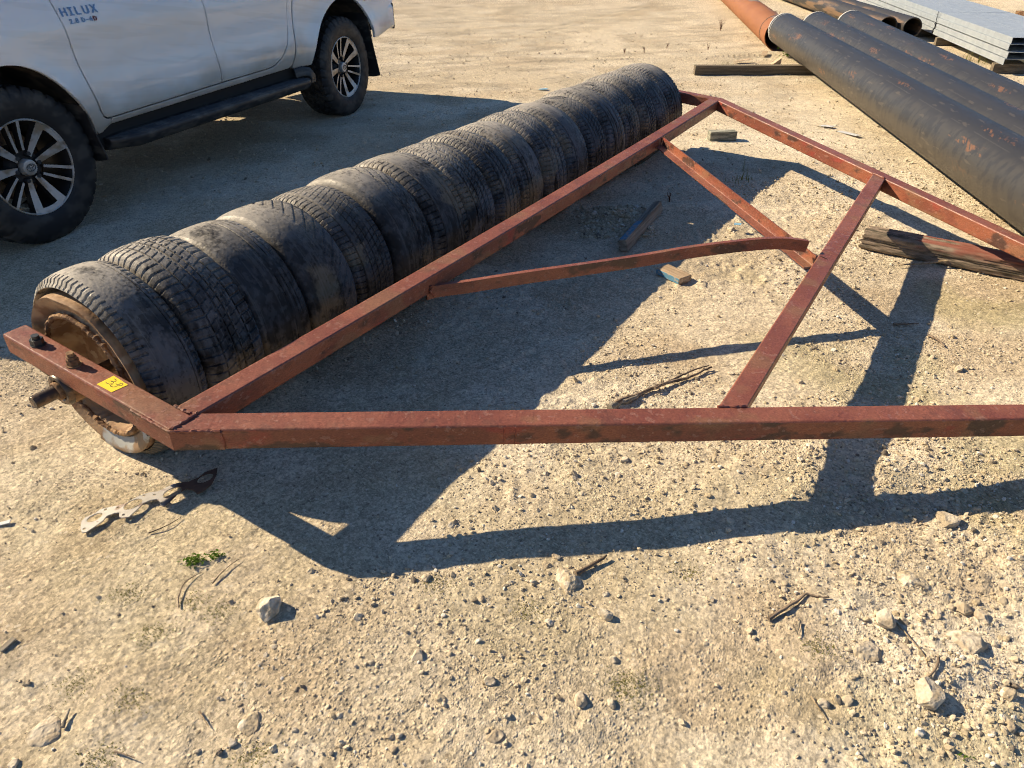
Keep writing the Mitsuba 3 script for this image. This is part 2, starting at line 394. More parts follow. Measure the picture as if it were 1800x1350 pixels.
def dark_pipe(p, n, uv):
    a = fbm(p.x * 8, p.y * 2.0, p.z * 14, 4)
    return mix((0.035, 0.032, 0.030), (0.150, 0.095, 0.055), smoothstep(0.45, 0.62, a) * smoothstep(0.95, 0.6, n.z))
scene['dark_scaffold_steel'] = two(princ(proc(dark_pipe), 0.5))
scene['white_end_paint'] = two(princ((0.42, 0.42, 0.40), 0.6))
scene['black_band'] = two(princ((0.012, 0.012, 0.012), 0.6))
def galv(p, n, uv):
    a = voronoi(p.x * 22 + p.z * 9, p.y * 14)
    b = fbm(p.x * 3, p.y * 0.7, p.z * 6, 3)
    return mix((0.33, 0.375, 0.42), (0.43, 0.475, 0.51), a[2] * 0.5 + b * 0.5)
scene['galvanised_steel'] = two(princ(proc(galv), 0.42, metallic=0.35))

def wood_fn(c0, c1, dirx, diry, fr=60.0):
    def col(p, n, uv):
        a = p.x * dirx + p.y * diry
        b = -p.x * diry + p.y * dirx
        g = fbm(a * 4, b * fr, p.z * fr, 4)
        c = mix(c0, c1, smoothstep(0.3, 0.7, g))
        return c * (0.75 + 0.5 * noise(a * 12, b * fr * 3, p.z * fr * 3))
    return col
def wood_mat(c0, c1, d, fr=60.0):
    fn = wood_fn(c0, c1, d[0], d[1], fr)
    def bm(p, n, uv):
        a = p.x * d[0] + p.y * d[1]; b = -p.x * d[1] + p.y * d[0]
        return 0.002 * fbm(a * 5, b * fr, p.z * fr, 3)
    return two(bump(princ(proc(fn), 0.85, specular=0.2), bm, 1.0, 0.002))
LOGD = np.array([0.817, -0.577])
def log_col(p, n, uv):
    a = p.x * 0.817 - p.y * 0.577; b = p.x * 0.577 + p.y * 0.817
    g = 0.6 * fbm(a * 16, b * 80, p.z * 80, 4) + 0.4 * fbm(a * 30, b * 50, p.z * 50, 3)
    c = mix((0.085, 0.075, 0.055), (0.275, 0.215, 0.165), smoothstep(0.33, 0.66, g))
    red = smoothstep(0.050, 0.085, p.z + 0.03 * (g - 0.5)) * smoothstep(-0.30, -0.24, a + 0.12 * (fbm(a * 9, b * 40, 0.0, 3) - 0.5)) * smoothstep(0.34, 0.50, fbm(a * 6 + 4, b * 45, p.z * 10, 3))
    return mix(c, (0.235, 0.070, 0.050), red * 0.75)
def log_bump(p, n, uv):
    a = p.x * 0.817 - p.y * 0.577; b = p.x * 0.577 + p.y * 0.817
    return 0.004 * fbm(a * 4, b * 60, p.z * 60, 3)
scene['weathered_log_wood'] = two(bump(princ(proc(log_col), 0.9, specular=0.2), log_bump, 1.0, 0.002))
scene['grey_timber'] = wood_mat((0.10, 0.082, 0.060), (0.175, 0.145, 0.105), (1.0, -0.05))
scene['greenish_timber'] = wood_mat((0.15, 0.155, 0.125), (0.30, 0.295, 0.24), (0.95, 0.3))
scene['raw_timber'] = wood_mat((0.30, 0.22, 0.14), (0.46, 0.355, 0.25), (0.6, -0.8))
scene['old_timber'] = wood_mat((0.16, 0.14, 0.11), (0.28, 0.25, 0.20), (0.44, 0.9))
scene['dead_twig_bark'] = wood_mat((0.11, 0.082, 0.06), (0.26, 0.20, 0.145), (0.8, 0.6), 150.0)
scene['pale_twig'] = wood_mat((0.20, 0.15, 0.09), (0.36, 0.28, 0.18), (0.8, 0.6), 150.0)
def blue_col(p, n, uv):
    w = smoothstep(0.50, 0.62, fbm(p.x * 60, p.y * 60, p.z * 60, 3))
    return mix((0.085, 0.215, 0.320), (0.30, 0.29, 0.26), w * 0.8)
scene['blue_paint'] = two(princ(proc(blue_col), 0.7))
def gask_col(p, n, uv):
    t = smoothstep(-1.03, -0.99, p.x)
    a = fbm(p.x * 60, p.y * 60, 0.0, 3)
    c = mix((0.38, 0.365, 0.335), (0.50, 0.48, 0.44), a)
    c = mix(c, mix((0.07, 0.04, 0.03), (0.16, 0.09, 0.06), a), t)
    return mix(c, (0.20, 0.10, 0.06), smoothstep(0.62, 0.74, fbm(p.x * 30 + 4, p.y * 30, 0.0, 3)) * 0.6)
scene['gasket_steel'] = two(princ(proc(gask_col), 0.55, metallic=0.2))
scene['pale_plastic'] = two(princ((0.45, 0.46, 0.47), 0.6))
scene['blue_plastic'] = two(princ((0.18, 0.33, 0.45), 0.5))
scene['green_leaf'] = {'type': 'principledthin', 'base_color': C(0.085, 0.150, 0.022), 'roughness': 0.55, 'diff_trans': 0.6}
scene['dry_grass'] = {'type': 'principledthin', 'base_color': C(0.20, 0.20, 0.07), 'roughness': 0.6, 'diff_trans': 0.5}
scene['red_weed'] = {'type': 'principledthin', 'base_color': C(0.13, 0.055, 0.035), 'roughness': 0.6, 'diff_trans': 0.4}
scene['moss_leaf'] = {'type': 'principledthin', 'base_color': C(0.14, 0.135, 0.03), 'roughness': 0.7, 'diff_trans': 0.5}

# ------------------------------------------------------------------ the ground: one sheet, finer near the camera
def ground_h(x, y):
    p = np.stack([x, y, np.zeros_like(x)], -1)
    h = 0.030 * (meshkit.fbm(p * 0.8, 3, 11) - 0.5)
    h += 0.016 * (meshkit.fbm(p * 4.5, 3, 21) - 0.5)
    rough = np.clip((meshkit.fbm(p * 1.6 + 5, 3, 31) - 0.42) * 4, 0, 1) * 0.7 + 0.3
    rough = rough * (0.55 + 0.45 * np.clip((x + 0.6) / 1.2, 0, 1))
    near = np.clip((6.0 - y) / 2.0, 0, 1)
    h += near * rough * 0.013 * (meshkit.fbm(p * 17, 3, 41) - 0.5)
    h += near * rough * 0.0075 * (meshkit.fbm(p * 48, 2, 51) - 0.5)
    # lumps pressed out of the crust
    l = meshkit.noise(p * 26, 61)
    h += near * rough * 0.008 * np.clip((l - 0.70) * 5, 0, 1)
    # wheel ruts across the far yard
    k = x * 0.10 + y * 0.995
    far = np.clip((y - 7.5) / 2, 0, 1)
    h += far * 0.030 * (meshkit.fbm(np.stack([x * 0.25 + 0.2 * y, k * 2.6, 0 * x], -1), 3, 71) - 0.5)
    # ground pushed up a little along the roller
    du = (x - FA[0]) * UH[0] + (y - FA[1]) * UH[1]; dv = (x - FA[0]) * VH[0] + (y - FA[1]) * VH[1]
    on = np.clip((du + 0.1) * 4, 0, 1) * np.clip((4.45 - du) * 4, 0, 1)
    h += on * 0.016 * np.exp(-((dv - (AXV + 0.16)) / 0.06) ** 2) * meshkit.noise(p * 7, 81)
    # the loose heap round the blue timber
    h += 0.060 * np.exp(-(((x - 0.62) / 0.15) ** 2 + ((y - 3.83) / 0.17) ** 2)) + 0.035 * np.exp(-(((x - 0.95) / 0.22) ** 2 + ((y - 4.02) / 0.07) ** 2))
    # rocky rim in the lower right
    h += 0.016 * np.clip(meshkit.fbm(p * 6 + 3, 3, 91) - 0.45, 0, 1) * np.clip((x - 0.2) * 1.5, 0, 1) * np.clip((2.3 - y) * 1.5, 0, 1) * 3
    # the truck and the pipes stand on level ground
    tx = (x - TO[0]) * TX[0] + (y - TO[1]) * TX[1]; tn = (x - TO[0]) * TN[0] + (y - TO[1]) * TN[1]
    flat = np.exp(-np.maximum(0, np.maximum(np.abs(tx - 1.5) - 2.2, np.abs(tn + 0.9) - 1.0)) ** 2 / 0.15)
    return h * (1 - 0.7 * flat) - 0.004

xs = np.concatenate([-np.geomspace(60, 2.7, 46)[:-1], np.arange(-2.7, -1.5, 0.02), np.arange(-1.5, 1.85, 0.0085), np.arange(1.85, 4.2, 0.022), np.geomspace(4.2, 60, 60)])
ys = [0.35]
while ys[-1] < 60:
    y_ = ys[-1]
    ys.append(y_ + (0.0095 if y_ < 2.6 else 0.0095 + (y_ - 2.6) * 0.011 if y_ < 7 else 0.058 + (y_ - 7) * 0.05))
ys = np.concatenate([[-20, -6, -1.5, 0.0], ys])
gx, gy = np.meshgrid(xs, ys, indexing='ij')
gz = ground_h(gx.ravel(), gy.ravel())
gmesh = TM(np.stack([gx.ravel(), gy.ravel(), gz], 1), grid_faces(len(xs), len(ys)))
put('ground', gmesh, 'sandy_ground', smooth=True, label='pale sandy gravel yard with ruts, mossy patches and pebbles', category='ground', kind='structure')
def gh(x, y):
    return float(ground_h(np.array([float(x)]), np.array([float(y)]))[0])

# ------------------------------------------------------------------ gravel (nobody could count it) and stones
rg = np.random.default_rng(77)
ICO = trimesh.creation.icosphere(subdivisions=0)
ICO1 = trimesh.creation.icosphere(subdivisions=1)
def scatter(n, xr, yr, smin, smax, power, seed, dens, base=ICO, sink=0.25):
    r = np.random.default_rng(seed)
    x = r.uniform(*xr, n * 4); y = r.uniform(*yr, n * 4)
    keep = r.random(n * 4) < dens(x, y)
    x, y = x[keep][:n], y[keep][:n]
    n = len(x)
    s = smin * (1 - r.random(n) * (1 - (smin / smax) ** power)) ** (-1 / power) / 2
    nv = len(base.vertices)
    sc = np.stack([s * r.uniform(0.7, 1.35, n), s * r.uniform(0.7, 1.35, n), s * r.uniform(0.5, 0.95, n)], 1)
    a = r.uniform(0, 2 * np.pi, n)
    jit = r.uniform(0.72, 1.22, (n, nv, 1))
    v = base.vertices[None] * jit * sc[:, None]
    tilt = r.normal(0, 0.35, (n, 2))
    v[..., 2] += v[..., 0] * tilt[:, :1] + v[..., 1] * tilt[:, 1:]
    vx = v[..., 0] * np.cos(a)[:, None] - v[..., 1] * np.sin(a)[:, None]
    vy = v[..., 0] * np.sin(a)[:, None] + v[..., 1] * np.cos(a)[:, None]
    z = ground_h(x, y) + sc[:, 2] * (1 - 2 * sink)
    V = np.stack([vx + x[:, None], vy + y[:, None], v[..., 2] + z[:, None]], -1)
    Fc = (base.faces[None] + (np.arange(n) * nv)[:, None, None]).reshape(-1, 3)
    t = r.random(n)[:, None]
    col = np.array([0.37, 0.305, 0.205]) * (1 - t) + np.array([0.55, 0.475, 0.355]) * t
    dk = r.random(n) < 0.06
    col[dk] = np.array([0.17, 0.145, 0.115])
    pl = r.random(n) < 0.10
    col[pl] = np.array([0.61, 0.57, 0.49])
    return V.reshape(-1, 3), Fc, np.repeat(col, nv, 0)
def dens_near(x, y):
    p = np.stack([x, y, 0 * x], -1)
    d = np.clip((meshkit.fbm(p * 2.1 + 3, 4, 5) - 0.44) * 6.0, 0.05, 1)
    d *= 0.35 + 0.65 * np.clip((x + 0.7) / 1.0, 0, 1)
    return d * np.clip(3.2 / np.maximum(y, 0.8) ** 1.1, 0, 1) ** 0.7
OCT = trimesh.Trimesh([(1, 0, 0), (0, 1, 0), (-1, 0, 0), (0, -1, 0), (0, 0, 1), (0, 0, -1)], [(0, 1, 4), (1, 2, 4), (2, 3, 4), (3, 0, 4), (1, 0, 5), (2, 1, 5), (3, 2, 5), (0, 3, 5)], process=False)
parts = [scatter(40000, (-2.3, 3.0), (0.6, 4.6), 0.0035, 0.008, 2.4, 1, dens_near, OCT),
         scatter(5500, (-2.3, 3.0), (0.6, 4.6), 0.007, 0.016, 3.0, 7, dens_near),
         scatter(1100, (-2.3, 3.0), (0.6, 5.0), 0.011, 0.020, 3.0, 2, dens_near, ICO1, 0.3),
         scatter(9000, (-4.0, 5.5), (4.2, 12.0), 0.008, 0.030, 3.0, 3, lambda x, y: np.clip(3.0 / y, 0, 1)),
         scatter(900, (0.38, 0.78), (3.58, 4.05), 0.008, 0.030, 2.2, 4, lambda x, y: 0 * x + 1, ICO1, 0.2),
         scatter(1300, (0.5, 1.9), (0.7, 1.9), 0.006, 0.020, 2.6, 6, lambda x, y: np.clip(meshkit.fbm(np.stack([x * 4, y * 4, 0 * x], -1), 3, 8) * 3 - 1.2, 0, 1), ICO1, 0.3)]
off, GV, GF, GC = 0, [], [], []
for v, f, c in parts:
    GV.append(v); GF.append(f + off); GC.append(c); off += len(v)
put('gravel', (np.vstack(GV), np.vstack(GF)), 'gravel_bits', smooth=False, color=np.vstack(GC), label='scattered small pebbles and grit over the yard', category='gravel', kind='stuff')

ICO2 = trimesh.creation.icosphere(subdivisions=3)
def rock_mesh(seed, s, flat=0.6, sub=ICO2):
    r = np.random.default_rng(seed)
    v = sub.vertices.copy()
    # cut by a few random planes: angular limestone
    for _ in range(14):
        d = r.normal(size=3); d /= np.linalg.norm(d)
        lim = r.uniform(0.50, 0.82)
        k = np.maximum(0, v @ d - lim)
        v -= k[:, None] * d * 0.98
    v *= 1 + 0.22 * (meshkit.fbm(v * 2.6 + seed, 4, seed)[:, None] - 0.5)
    v *= np.array([r.uniform(0.9, 1.15), r.uniform(0.75, 1.0), flat]) * s / 2 * 1.02
    a = r.uniform(0, 6.28)
    v = np.stack([v[:, 0] * math.cos(a) - v[:, 1] * math.sin(a), v[:, 0] * math.sin(a) + v[:, 1] * math.cos(a), v[:, 2]], 1)
    return TM(v, sub.faces)
# x, y, size, flatness, label (None: one of the alike ones)
ROCKS = [(-0.596, 1.161, 0.086, 0.80, 'large angular tan stone standing alone in the left foreground'),
         (0.219, 1.141, 0.040, 0.9, 'upright cream stone with a dark shadow, right of the foreground middle'),
         (0.144, 1.251, 0.090, 0.30, 'broad flat pale rock half buried beside the dark bark chip'),
         (0.816, 1.032, 0.085, 0.34, 'long narrow pale rock lying flat in the right foreground'),
         (0.885, 1.106, 0.066, 0.75, 'rounded cream boulder just right of the foreground twigs'),
         (1.053, 1.052, 0.100, 0.45, 'widest flat rock near the right edge of the foreground'),
         (0.892, 0.906, 0.085, 0.75, 'big two-toned rounded rock in the lower right corner'),
         (1.218, 1.452, 0.075, 0.6, 'pale rock on the edge of the long shadow near the right edge'),
         (-0.559, 0.866, 0.066, 0.35, 'pale flat rock bedded in the sand at the bottom left of centre'),
         (-0.983, 0.864, 0.080, 0.25, 'flat pink-white rock bedded in the lower left corner'),
         (-0.585, 0.828, 0.022, 1.0, 'small dark round stone beside the flat rock at the bottom'),
         (1.019, 1.244, 0.075, 0.28, 'flat grey-white rock between the twig and the right edge')]
ALIKE = [(0.089, 1.304, 0.036), (0.113, 1.331, 0.037), (0.228, 1.019, 0.030), (0.208, 0.910, 0.033), (0.141, 0.917, 0.054), (0.936, 1.113, 0.033),
         (0.903, 1.034, 0.043), (1.104, 1.158, 0.060), (1.135, 1.128, 0.051), (1.075, 0.921, 0.048), (0.666, 0.902, 0.036), (0.893, 1.415, 0.036),
         (0.682, 1.212, 0.025), (1.030, 0.850, 0.040), (0.979, 0.829, 0.028), (0.354, 0.869, 0.028), (0.231, 1.208, 0.030), (0.049, 1.243, 0.034),
         (0.084, 1.123, 0.030), (0.377, 1.189, 0.020), (0.490, 1.187, 0.027), (0.883, 1.258, 0.029), (-0.704, 1.188, 0.024), (-0.222, 1.028, 0.048),
         (-0.225, 1.265, 0.040), (-0.083, 1.194, 0.027), (-0.042, 0.836, 0.046), (-0.057, 0.961, 0.041), (-0.598, 0.915, 0.018), (-0.483, 0.948, 0.018),
         (-1.087, 0.968, 0.028), (-0.261, 0.838, 0.027), (-0.251, 0.808, 0.026), (-0.172, 1.460, 0.043), (-0.154, 0.907, 0.020), (-0.497, 0.816, 0.027),
         (-1.015, 0.789, 0.038), (1.048, 2.166, 0.042), (1.368, 2.072, 0.034), (1.422, 2.050, 0.037), (1.671, 2.249, 0.055), (1.812, 2.584, 0.030),
         (0.834, 1.635, 0.031), (1.212, 1.749, 0.030), (1.234, 1.720, 0.034), (1.212, 1.608, 0.026), (1.305, 1.638, 0.030), (1.491, 1.761, 0.024),
         (1.753, 2.625, 0.030), (0.350, 1.742, 0.045), (0.818, 2.236, 0.032), (-0.167, 1.273, 0.020), (0.102, 1.677, 0.026), (1.196, 3.683, 0.075)]
for i, (x, y, s, fl, lab) in enumerate(ROCKS):
    m = rock_mesh(100 + i, s, fl)
    m.apply_translation([x, y, gh(x, y) + s * fl * 0.5 * (0.10 if fl < 0.5 else 0.45)])
    put(numbered('rock'), m, 'limestone', smooth=22, label=lab, category='rock')
ORD = ['', 'second ', 'third ', 'fourth ', 'fifth ', 'sixth ', 'seventh ', 'eighth ', 'ninth ', 'tenth ', 'eleventh ', 'twelfth ', 'thirteenth ', 'fourteenth ', 'fifteenth ', 'sixteenth ', 'seventeenth ', 'eighteenth ']
def where(x, y):
    if y > 2.0: return 'behind the red front beam'
    if y > 1.5: return 'between the red front beam and its long shadow'
    if x > 0.62: return 'in the lower right foreground'
    if x > -0.02: return 'in the lower middle foreground, right of centre'
    if x > -0.30: return 'in the bottom centre of the foreground'
    return 'in the lower left foreground'
rank = {}
for x, y, s in sorted(ALIKE, key=lambda q: -q[2]):
    rank.setdefault(where(x, y), []).append((x, y, s))
for i, (x, y, s) in enumerate(ALIKE):
    fl = random.uniform(0.5, 0.85)
    w_ = where(x, y)
    lab = f'{ORD[rank[w_].index((x, y, s))]}largest of the small cream stones {w_}'
    s *= 0.82
    m = rock_mesh(200 + i, s, fl, trimesh.creation.icosphere(subdivisions=2) if s < 0.045 else ICO2)
    m.apply_translation([x, y, gh(x, y) + s * fl * 0.5 * 0.15])
    put(numbered('small_rock'), m, 'limestone', smooth=22, label=lab, category='rock', group='small cream stones on the ground')

# ------------------------------------------------------------------ the towed tyre roller
ROLL_KEY = 'tyre_roller'
tag(ROLL_KEY, 'rusty red A-frame roller of old black tyres standing beside the white truck', 'tyre roller')
def rp(name, mesh, bsdf='red_oxide_paint', smooth=30, label=None):
    return put(f'{ROLL_KEY}__{numbered("r:" + name)[2:]}', mesh, bsdf, smooth, label=label)

SEC = rrect(FS, FH, 0.007, 3)
def frame_bar(p0, p1, end0, end1, width=FS, section=None, drop=0.0, bow=None, n=24):
    """bar in the frame plane: centre line p0->p1 (u, v), cut at both ends by the lines end = (point, direction)"""
    p0, p1 = np.array(p0, float), np.array(p1, float)
    e = (p1 - p0) / np.linalg.norm(p1 - p0); w = np.array([e[1], -e[0]])
    s = SEC.copy() if section is None else section
    rows = []
    def cut(a, end):
        q, g = np.array(end[0], float), np.array(end[1], float)
        o = p0 + a * w
        M = np.array([e, -g]).T
        return np.linalg.solve(M, q - o)[0]
    t0 = np.array([cut(a, end0) for a, _ in s]); t1 = np.array([cut(a, end1) for a, _ in s])
    V = []
    for k in np.linspace(0, 1, n):
        t = t0 * (1 - k) + t1 * k
        uv = p0 + np.outer(t, e) + np.outer(s[:, 0], w)
        nn = s[:, 1] - FH / 2 - drop
        dz = 0 if bow is None else bow(k)
        V.append(FA + uv[:, :1] * FU + uv[:, 1:] * FV + (nn + dz)[:, None] * FN)
    V = np.array(V)
    K_ = len(s)
    m = TM(V.reshape(-1, 3), grid_faces(n, K_, wrap_m=True))
    tri = trimesh.creation.triangulate_polygon(Polygon(s), engine='earcut')
    idx = [int(np.argmin(np.linalg.norm(s - q, axis=1))) for q in np.array(tri[0])]
    tf = np.array(idx)[np.array(tri[1])]
    m = cat(m, TM(V[0], tf[:, ::-1]), TM(V[-1], tf))
    m.merge_vertices(digits_vertex=6)
    return outward(m)

e1 = np.array([math.cos(AL), math.sin(AL)]); in1 = np.array([e1[1], -e1[0]])
e2 = np.array([-math.cos(AL), math.sin(AL)]); in2 = np.array([-e2[1], e2[0]])
in2 = in2 if in2[0] < 0 else -in2
APEX = FL / 2 * math.tan(AL)
BOW = lambda k: -0.017 * 4 * k * (1 - k) - 0.001
rp('side_arm', frame_bar((FS / 2, -ARM), (FS / 2, 0), ((0, -ARM), (1, 0.0)), ((0, 0), (1, 0))), label='near side arm with two bolts and a yellow sticker')
rp('side_arm', frame_bar((FL - FS / 2, -ARM), (FL - FS / 2, 0), ((0, -ARM), (1, 0.0)), ((0, 0), (1, 0))), label='far side arm at the end of the tyre row')
rp('main_beam', frame_bar((FS + 0.001, -FS / 2), (FL - FS - 0.001, -FS / 2), ((FS + 0.001, 0), (0, 1)), ((FL - FS - 0.001, 0), (0, 1)), bow=BOW, n=40))
A1 = in1 * FS / 2; A2 = np.array([FL, 0]) + in2 * FS / 2
rp('drawbar_leg', frame_bar(A1, A1 + e1 * 3, ((0, 0.001), (1, 0)), ((FL / 2 - 0.001, 0), (0, 1)), n=60), label='near drawbar leg running along the front')
rp('drawbar_leg', frame_bar(A2, A2 + e2 * 3, ((FL, 0.001), (1, 0)), ((FL / 2 + 0.001, 0), (0, 1)), n=60), label='far drawbar leg')
# cross channel between the legs, open towards the drawbar
cw, ch, cr = CW, FH, 0.004
CS = np.array([(-cw / 2 + cr, ch / 2), (-cw / 2, ch / 2 - cr), (-cw / 2, -ch / 2 + cr), (-cw / 2 + cr, -ch / 2), (cw / 2 - 0.007, -ch / 2), (cw / 2 - 0.003, -ch / 2 + 0.004),
               (cw / 2 - 0.003, ch / 2 - 0.012), (cw / 2 - 0.001, ch / 2 - 0.012), (cw / 2, ch / 2 - 0.010), (cw / 2, ch / 2 - 0.002), (cw / 2 - 0.002, ch / 2)])
c0 = np.array([0.0, CV + CW / 2]); c1 = np.array([FL, CV + CU + CW / 2])
# the bar's own side axis is (e_v, -e_u): along +u it points to -v, so mirror the section to open towards +v
CSm = CS.copy(); CSm[:, 0] *= -1; CSm = CSm[::-1]
rp('cross_member', frame_bar(c0, c1, (in1 * (FS + 0.001), e1), (np.array([FL, 0]) + in2 * (FS + 0.001), e2), section=CSm, n=40))
# gap cut in the top of the channel
def flat_strip(a, b, wdt, lift=0.0012, seg=8, sag=0.0):
    a, b = np.array(a, float), np.array(b, float)
    d = (b - a) / np.linalg.norm(b - a); w = np.array([-d[1], d[0]])
    V = []
    for k in np.linspace(0, 1, seg):
        c = a + (b - a) * k + w * sag * 4 * k * (1 - k)
        hw = wdt / 2 * math.sin(math.pi * (0.08 + 0.86 * k)) 
        V += [F(*(c + w * hw), lift), F(*(c - w * hw), lift)]
    return TM(V, grid_faces(seg, 2))
scene['deep_slot'] = two(princ((0.01, 0.008, 0.007), 0.9))
rp('slot', flat_strip((2.170, 1.135), (2.157, 1.172), 0.006), 'deep_slot', label='dark saw cut in the cross member')
# angle iron brace on the far side, L section with its flat leg towards the camera
def ang_brace():
    p0, p1 = np.array([3.262, 0.002]), np.array([2.17, CV - 0.001])
    e = (p1 - p0) / np.linalg.norm(p1 - p0); w = np.array([e[1], -e[0]])   # w: to the side of smaller u
    if w[0] > 0: w = -w
    t, a = 0.006, 0.050
    S = np.array([(0, 0), (a, 0), (a, t * .8), (t * 1.4, t), (t, t * 1.4), (t * .8, a), (0, a)])   # side along w, up
    zs = -FH + 0.004
    V = []
    for k in np.linspace(0, 1, 40):
        c = p0 + (p1 - p0) * k
        V.append(np.array([F(*(c + w * (s_[0] - 0.02)), zs + s_[1]) for s_ in S]))
    V = np.array(V); m = TM(V.reshape(-1, 3), grid_faces(40, len(S), wrap_m=True))
    m.merge_vertices(digits_vertex=6)
    return outward(m)
rp('angle_brace', ang_brace(), label='straight angle iron brace in full sun')
# the bent brace: torn from the cross member, a shallow channel section that rises towards its free end
BP = np.array([(-0.310, 2.372, 0.268), (-0.297, 2.381, 0.269), (-0.18, 2.412, 0.272), (0.058, 2.469, 0.284), (0.30, 2.525, 0.293), (0.514, 2.579, 0.301), (0.736, 2.637, 0.312),
               (0.966, 2.689, 0.3165), (1.084, 2.712, 0.3125), (1.16, 2.720, 0.303), (1.207, 2.722, 0.294)])
ls = np.r_[0, np.cumsum(np.linalg.norm(np.diff(BP, axis=0), axis=1))]
from scipy.interpolate import PchipInterpolator
bs = np.linspace(0, ls[-1], 46)
BQ = np.stack([PchipInterpolator(ls, BP[:, k])(bs) for k in range(3)], 1)
hb, fb, tb = 0.047, 0.020, 0.004
BS = np.array([(0.0, -hb / 2), (0.0, hb / 2), (-fb, hb / 2), (-fb, hb / 2 - tb), (-tb, hb / 2 - tb), (-tb, -hb / 2 + tb), (-fb, -hb / 2 + tb), (-fb, -hb / 2)])[::-1]
rp('bent_brace', sweep(BS, BQ), label='bent brace with its loose end in the air')
# corner plates, weld beads, splice seams
def plate_along(pts, n0, n1, t):
    """thin plate standing on the outer face along frame points (u, v)"""
    poly = []
    pts = [np.array(p, float) for p in pts]
    V = []
    for i, p in enumerate(pts):
        d0 = pts[i] - pts[i - 1] if i else pts[1] - pts[0]
        d1 = pts[i + 1] - pts[i] if i < len(pts) - 1 else d0
        n0_ = np.array([-d0[1], d0[0]]) / np.linalg.norm(d0); n1_ = np.array([-d1[1], d1[0]]) / np.linalg.norm(d1)
        n_ = (n0_ + n1_); n_ /= np.linalg.norm(n_); n_ = n_ / max(0.4, n_ @ n0_)
        V.append([F(*p, n0), F(*(p + n_ * t), n0), F(*(p + n_ * t), n1 - 0.001), F(*p, n1)])
    V = np.array(V)
    m = TM(V.reshape(-1, 3), grid_faces(len(pts), 4, wrap_m=True))
    m = cat(m, TM(V[0], [[0, 1, 2, 3]]), TM(V[-1], [[3, 2, 1, 0]]))
    m.merge_vertices(digits_vertex=6)
    return outward(m)
q1, q2, q3 = np.array([-0.0005, -0.150]), np.array([-0.0005, 0.0]), e1 * 0.125 - in1 * 0.0005
rp('corner_plate', plate_along([q1, q2, q3], -FH + 0.004, -0.006, 0.003), smooth=20, label='thin strengthening plate wrapped round the near corner')
top = lambda p: F(*p, -0.002)
o3 = -in1 * 0.002
rp('weld_bead', bead([top(q1 + (-0.002, 0)), top(q2 + (-0.001, 0.0)), top(q3 + o3)], r=0.0042, seed=1))
rp('weld_bead', bead([F(*(q3 + o3), -0.004), F(*(q3 + o3), -FH + 0.004)], r=0.004, seed=2))
rp('weld_bead', bead([F(0.004, 0.0, 0.0), F(0.05, 0.001, 0.001), F(0.088, 0.0, 0.0)], r=0.0055, seed=3))
rp('weld_bead', bead([F(FS, -FS, 0.0), F(FS + 0.002, -0.03, 0.0), F(FS + 0.012, 0.0, 0.0)], r=0.005, seed=4))
for dd in (0.855, 0.886):
    q = e1 * dd - in1 * 0.001
    rp('seam', bead([F(*q, -0.004), F(*q, -FH + 0.002)], r=0.0014, seed=int(dd * 100)))
cc = lambda u: CV + CU * u / FL
for s_ in (1, -1):
    ca = (in1 * (FS + 0.0) + e1 * ((cc(0.75) - in1[1] * FS) / e1[1])) if s_ == 1 else (np.array([FL, 0]) + in2 * FS + e2 * ((cc(3.6) - in2[1] * FS) / e2[1]))
    ee = e1 if s_ == 1 else e2
    rp('weld_bead', bead([F(*ca, 0.0), F(*(ca + ee * CW / ee[1]), 0.0)], r=0.0055, seed=9 + s_))
rp('weld_bead', bead([F(3.262 + 0.02, 0.002, -0.012), F(3.262 + 0.02, 0.002, -FH + 0.004), F(3.21, 0.002, -FH + 0.006)], r=0.004, seed=21))
rp('weld_bead', bead([F(1.085, 0.004, -0.045), F(1.075, 0.006, -0.068), F(1.10, 0.004, -0.095)], r=0.005, seed=22))
# coupling at the drawbar's point, resting on the ground
cp = rbox(0.16, 0.20, 0.012, 0.003)
rp('hitch_plate', basis(cp, F(FL / 2, APEX + 0.02, -FH - 0.007), FU, FV, FN))
rp('hitch_eye', basis(trimesh.creation.torus(0.045, 0.012, 32, 12), F(FL / 2, APEX + 0.16, -FH - 0.004), FU, FV, FN), 'rusty_steel', smooth=True)
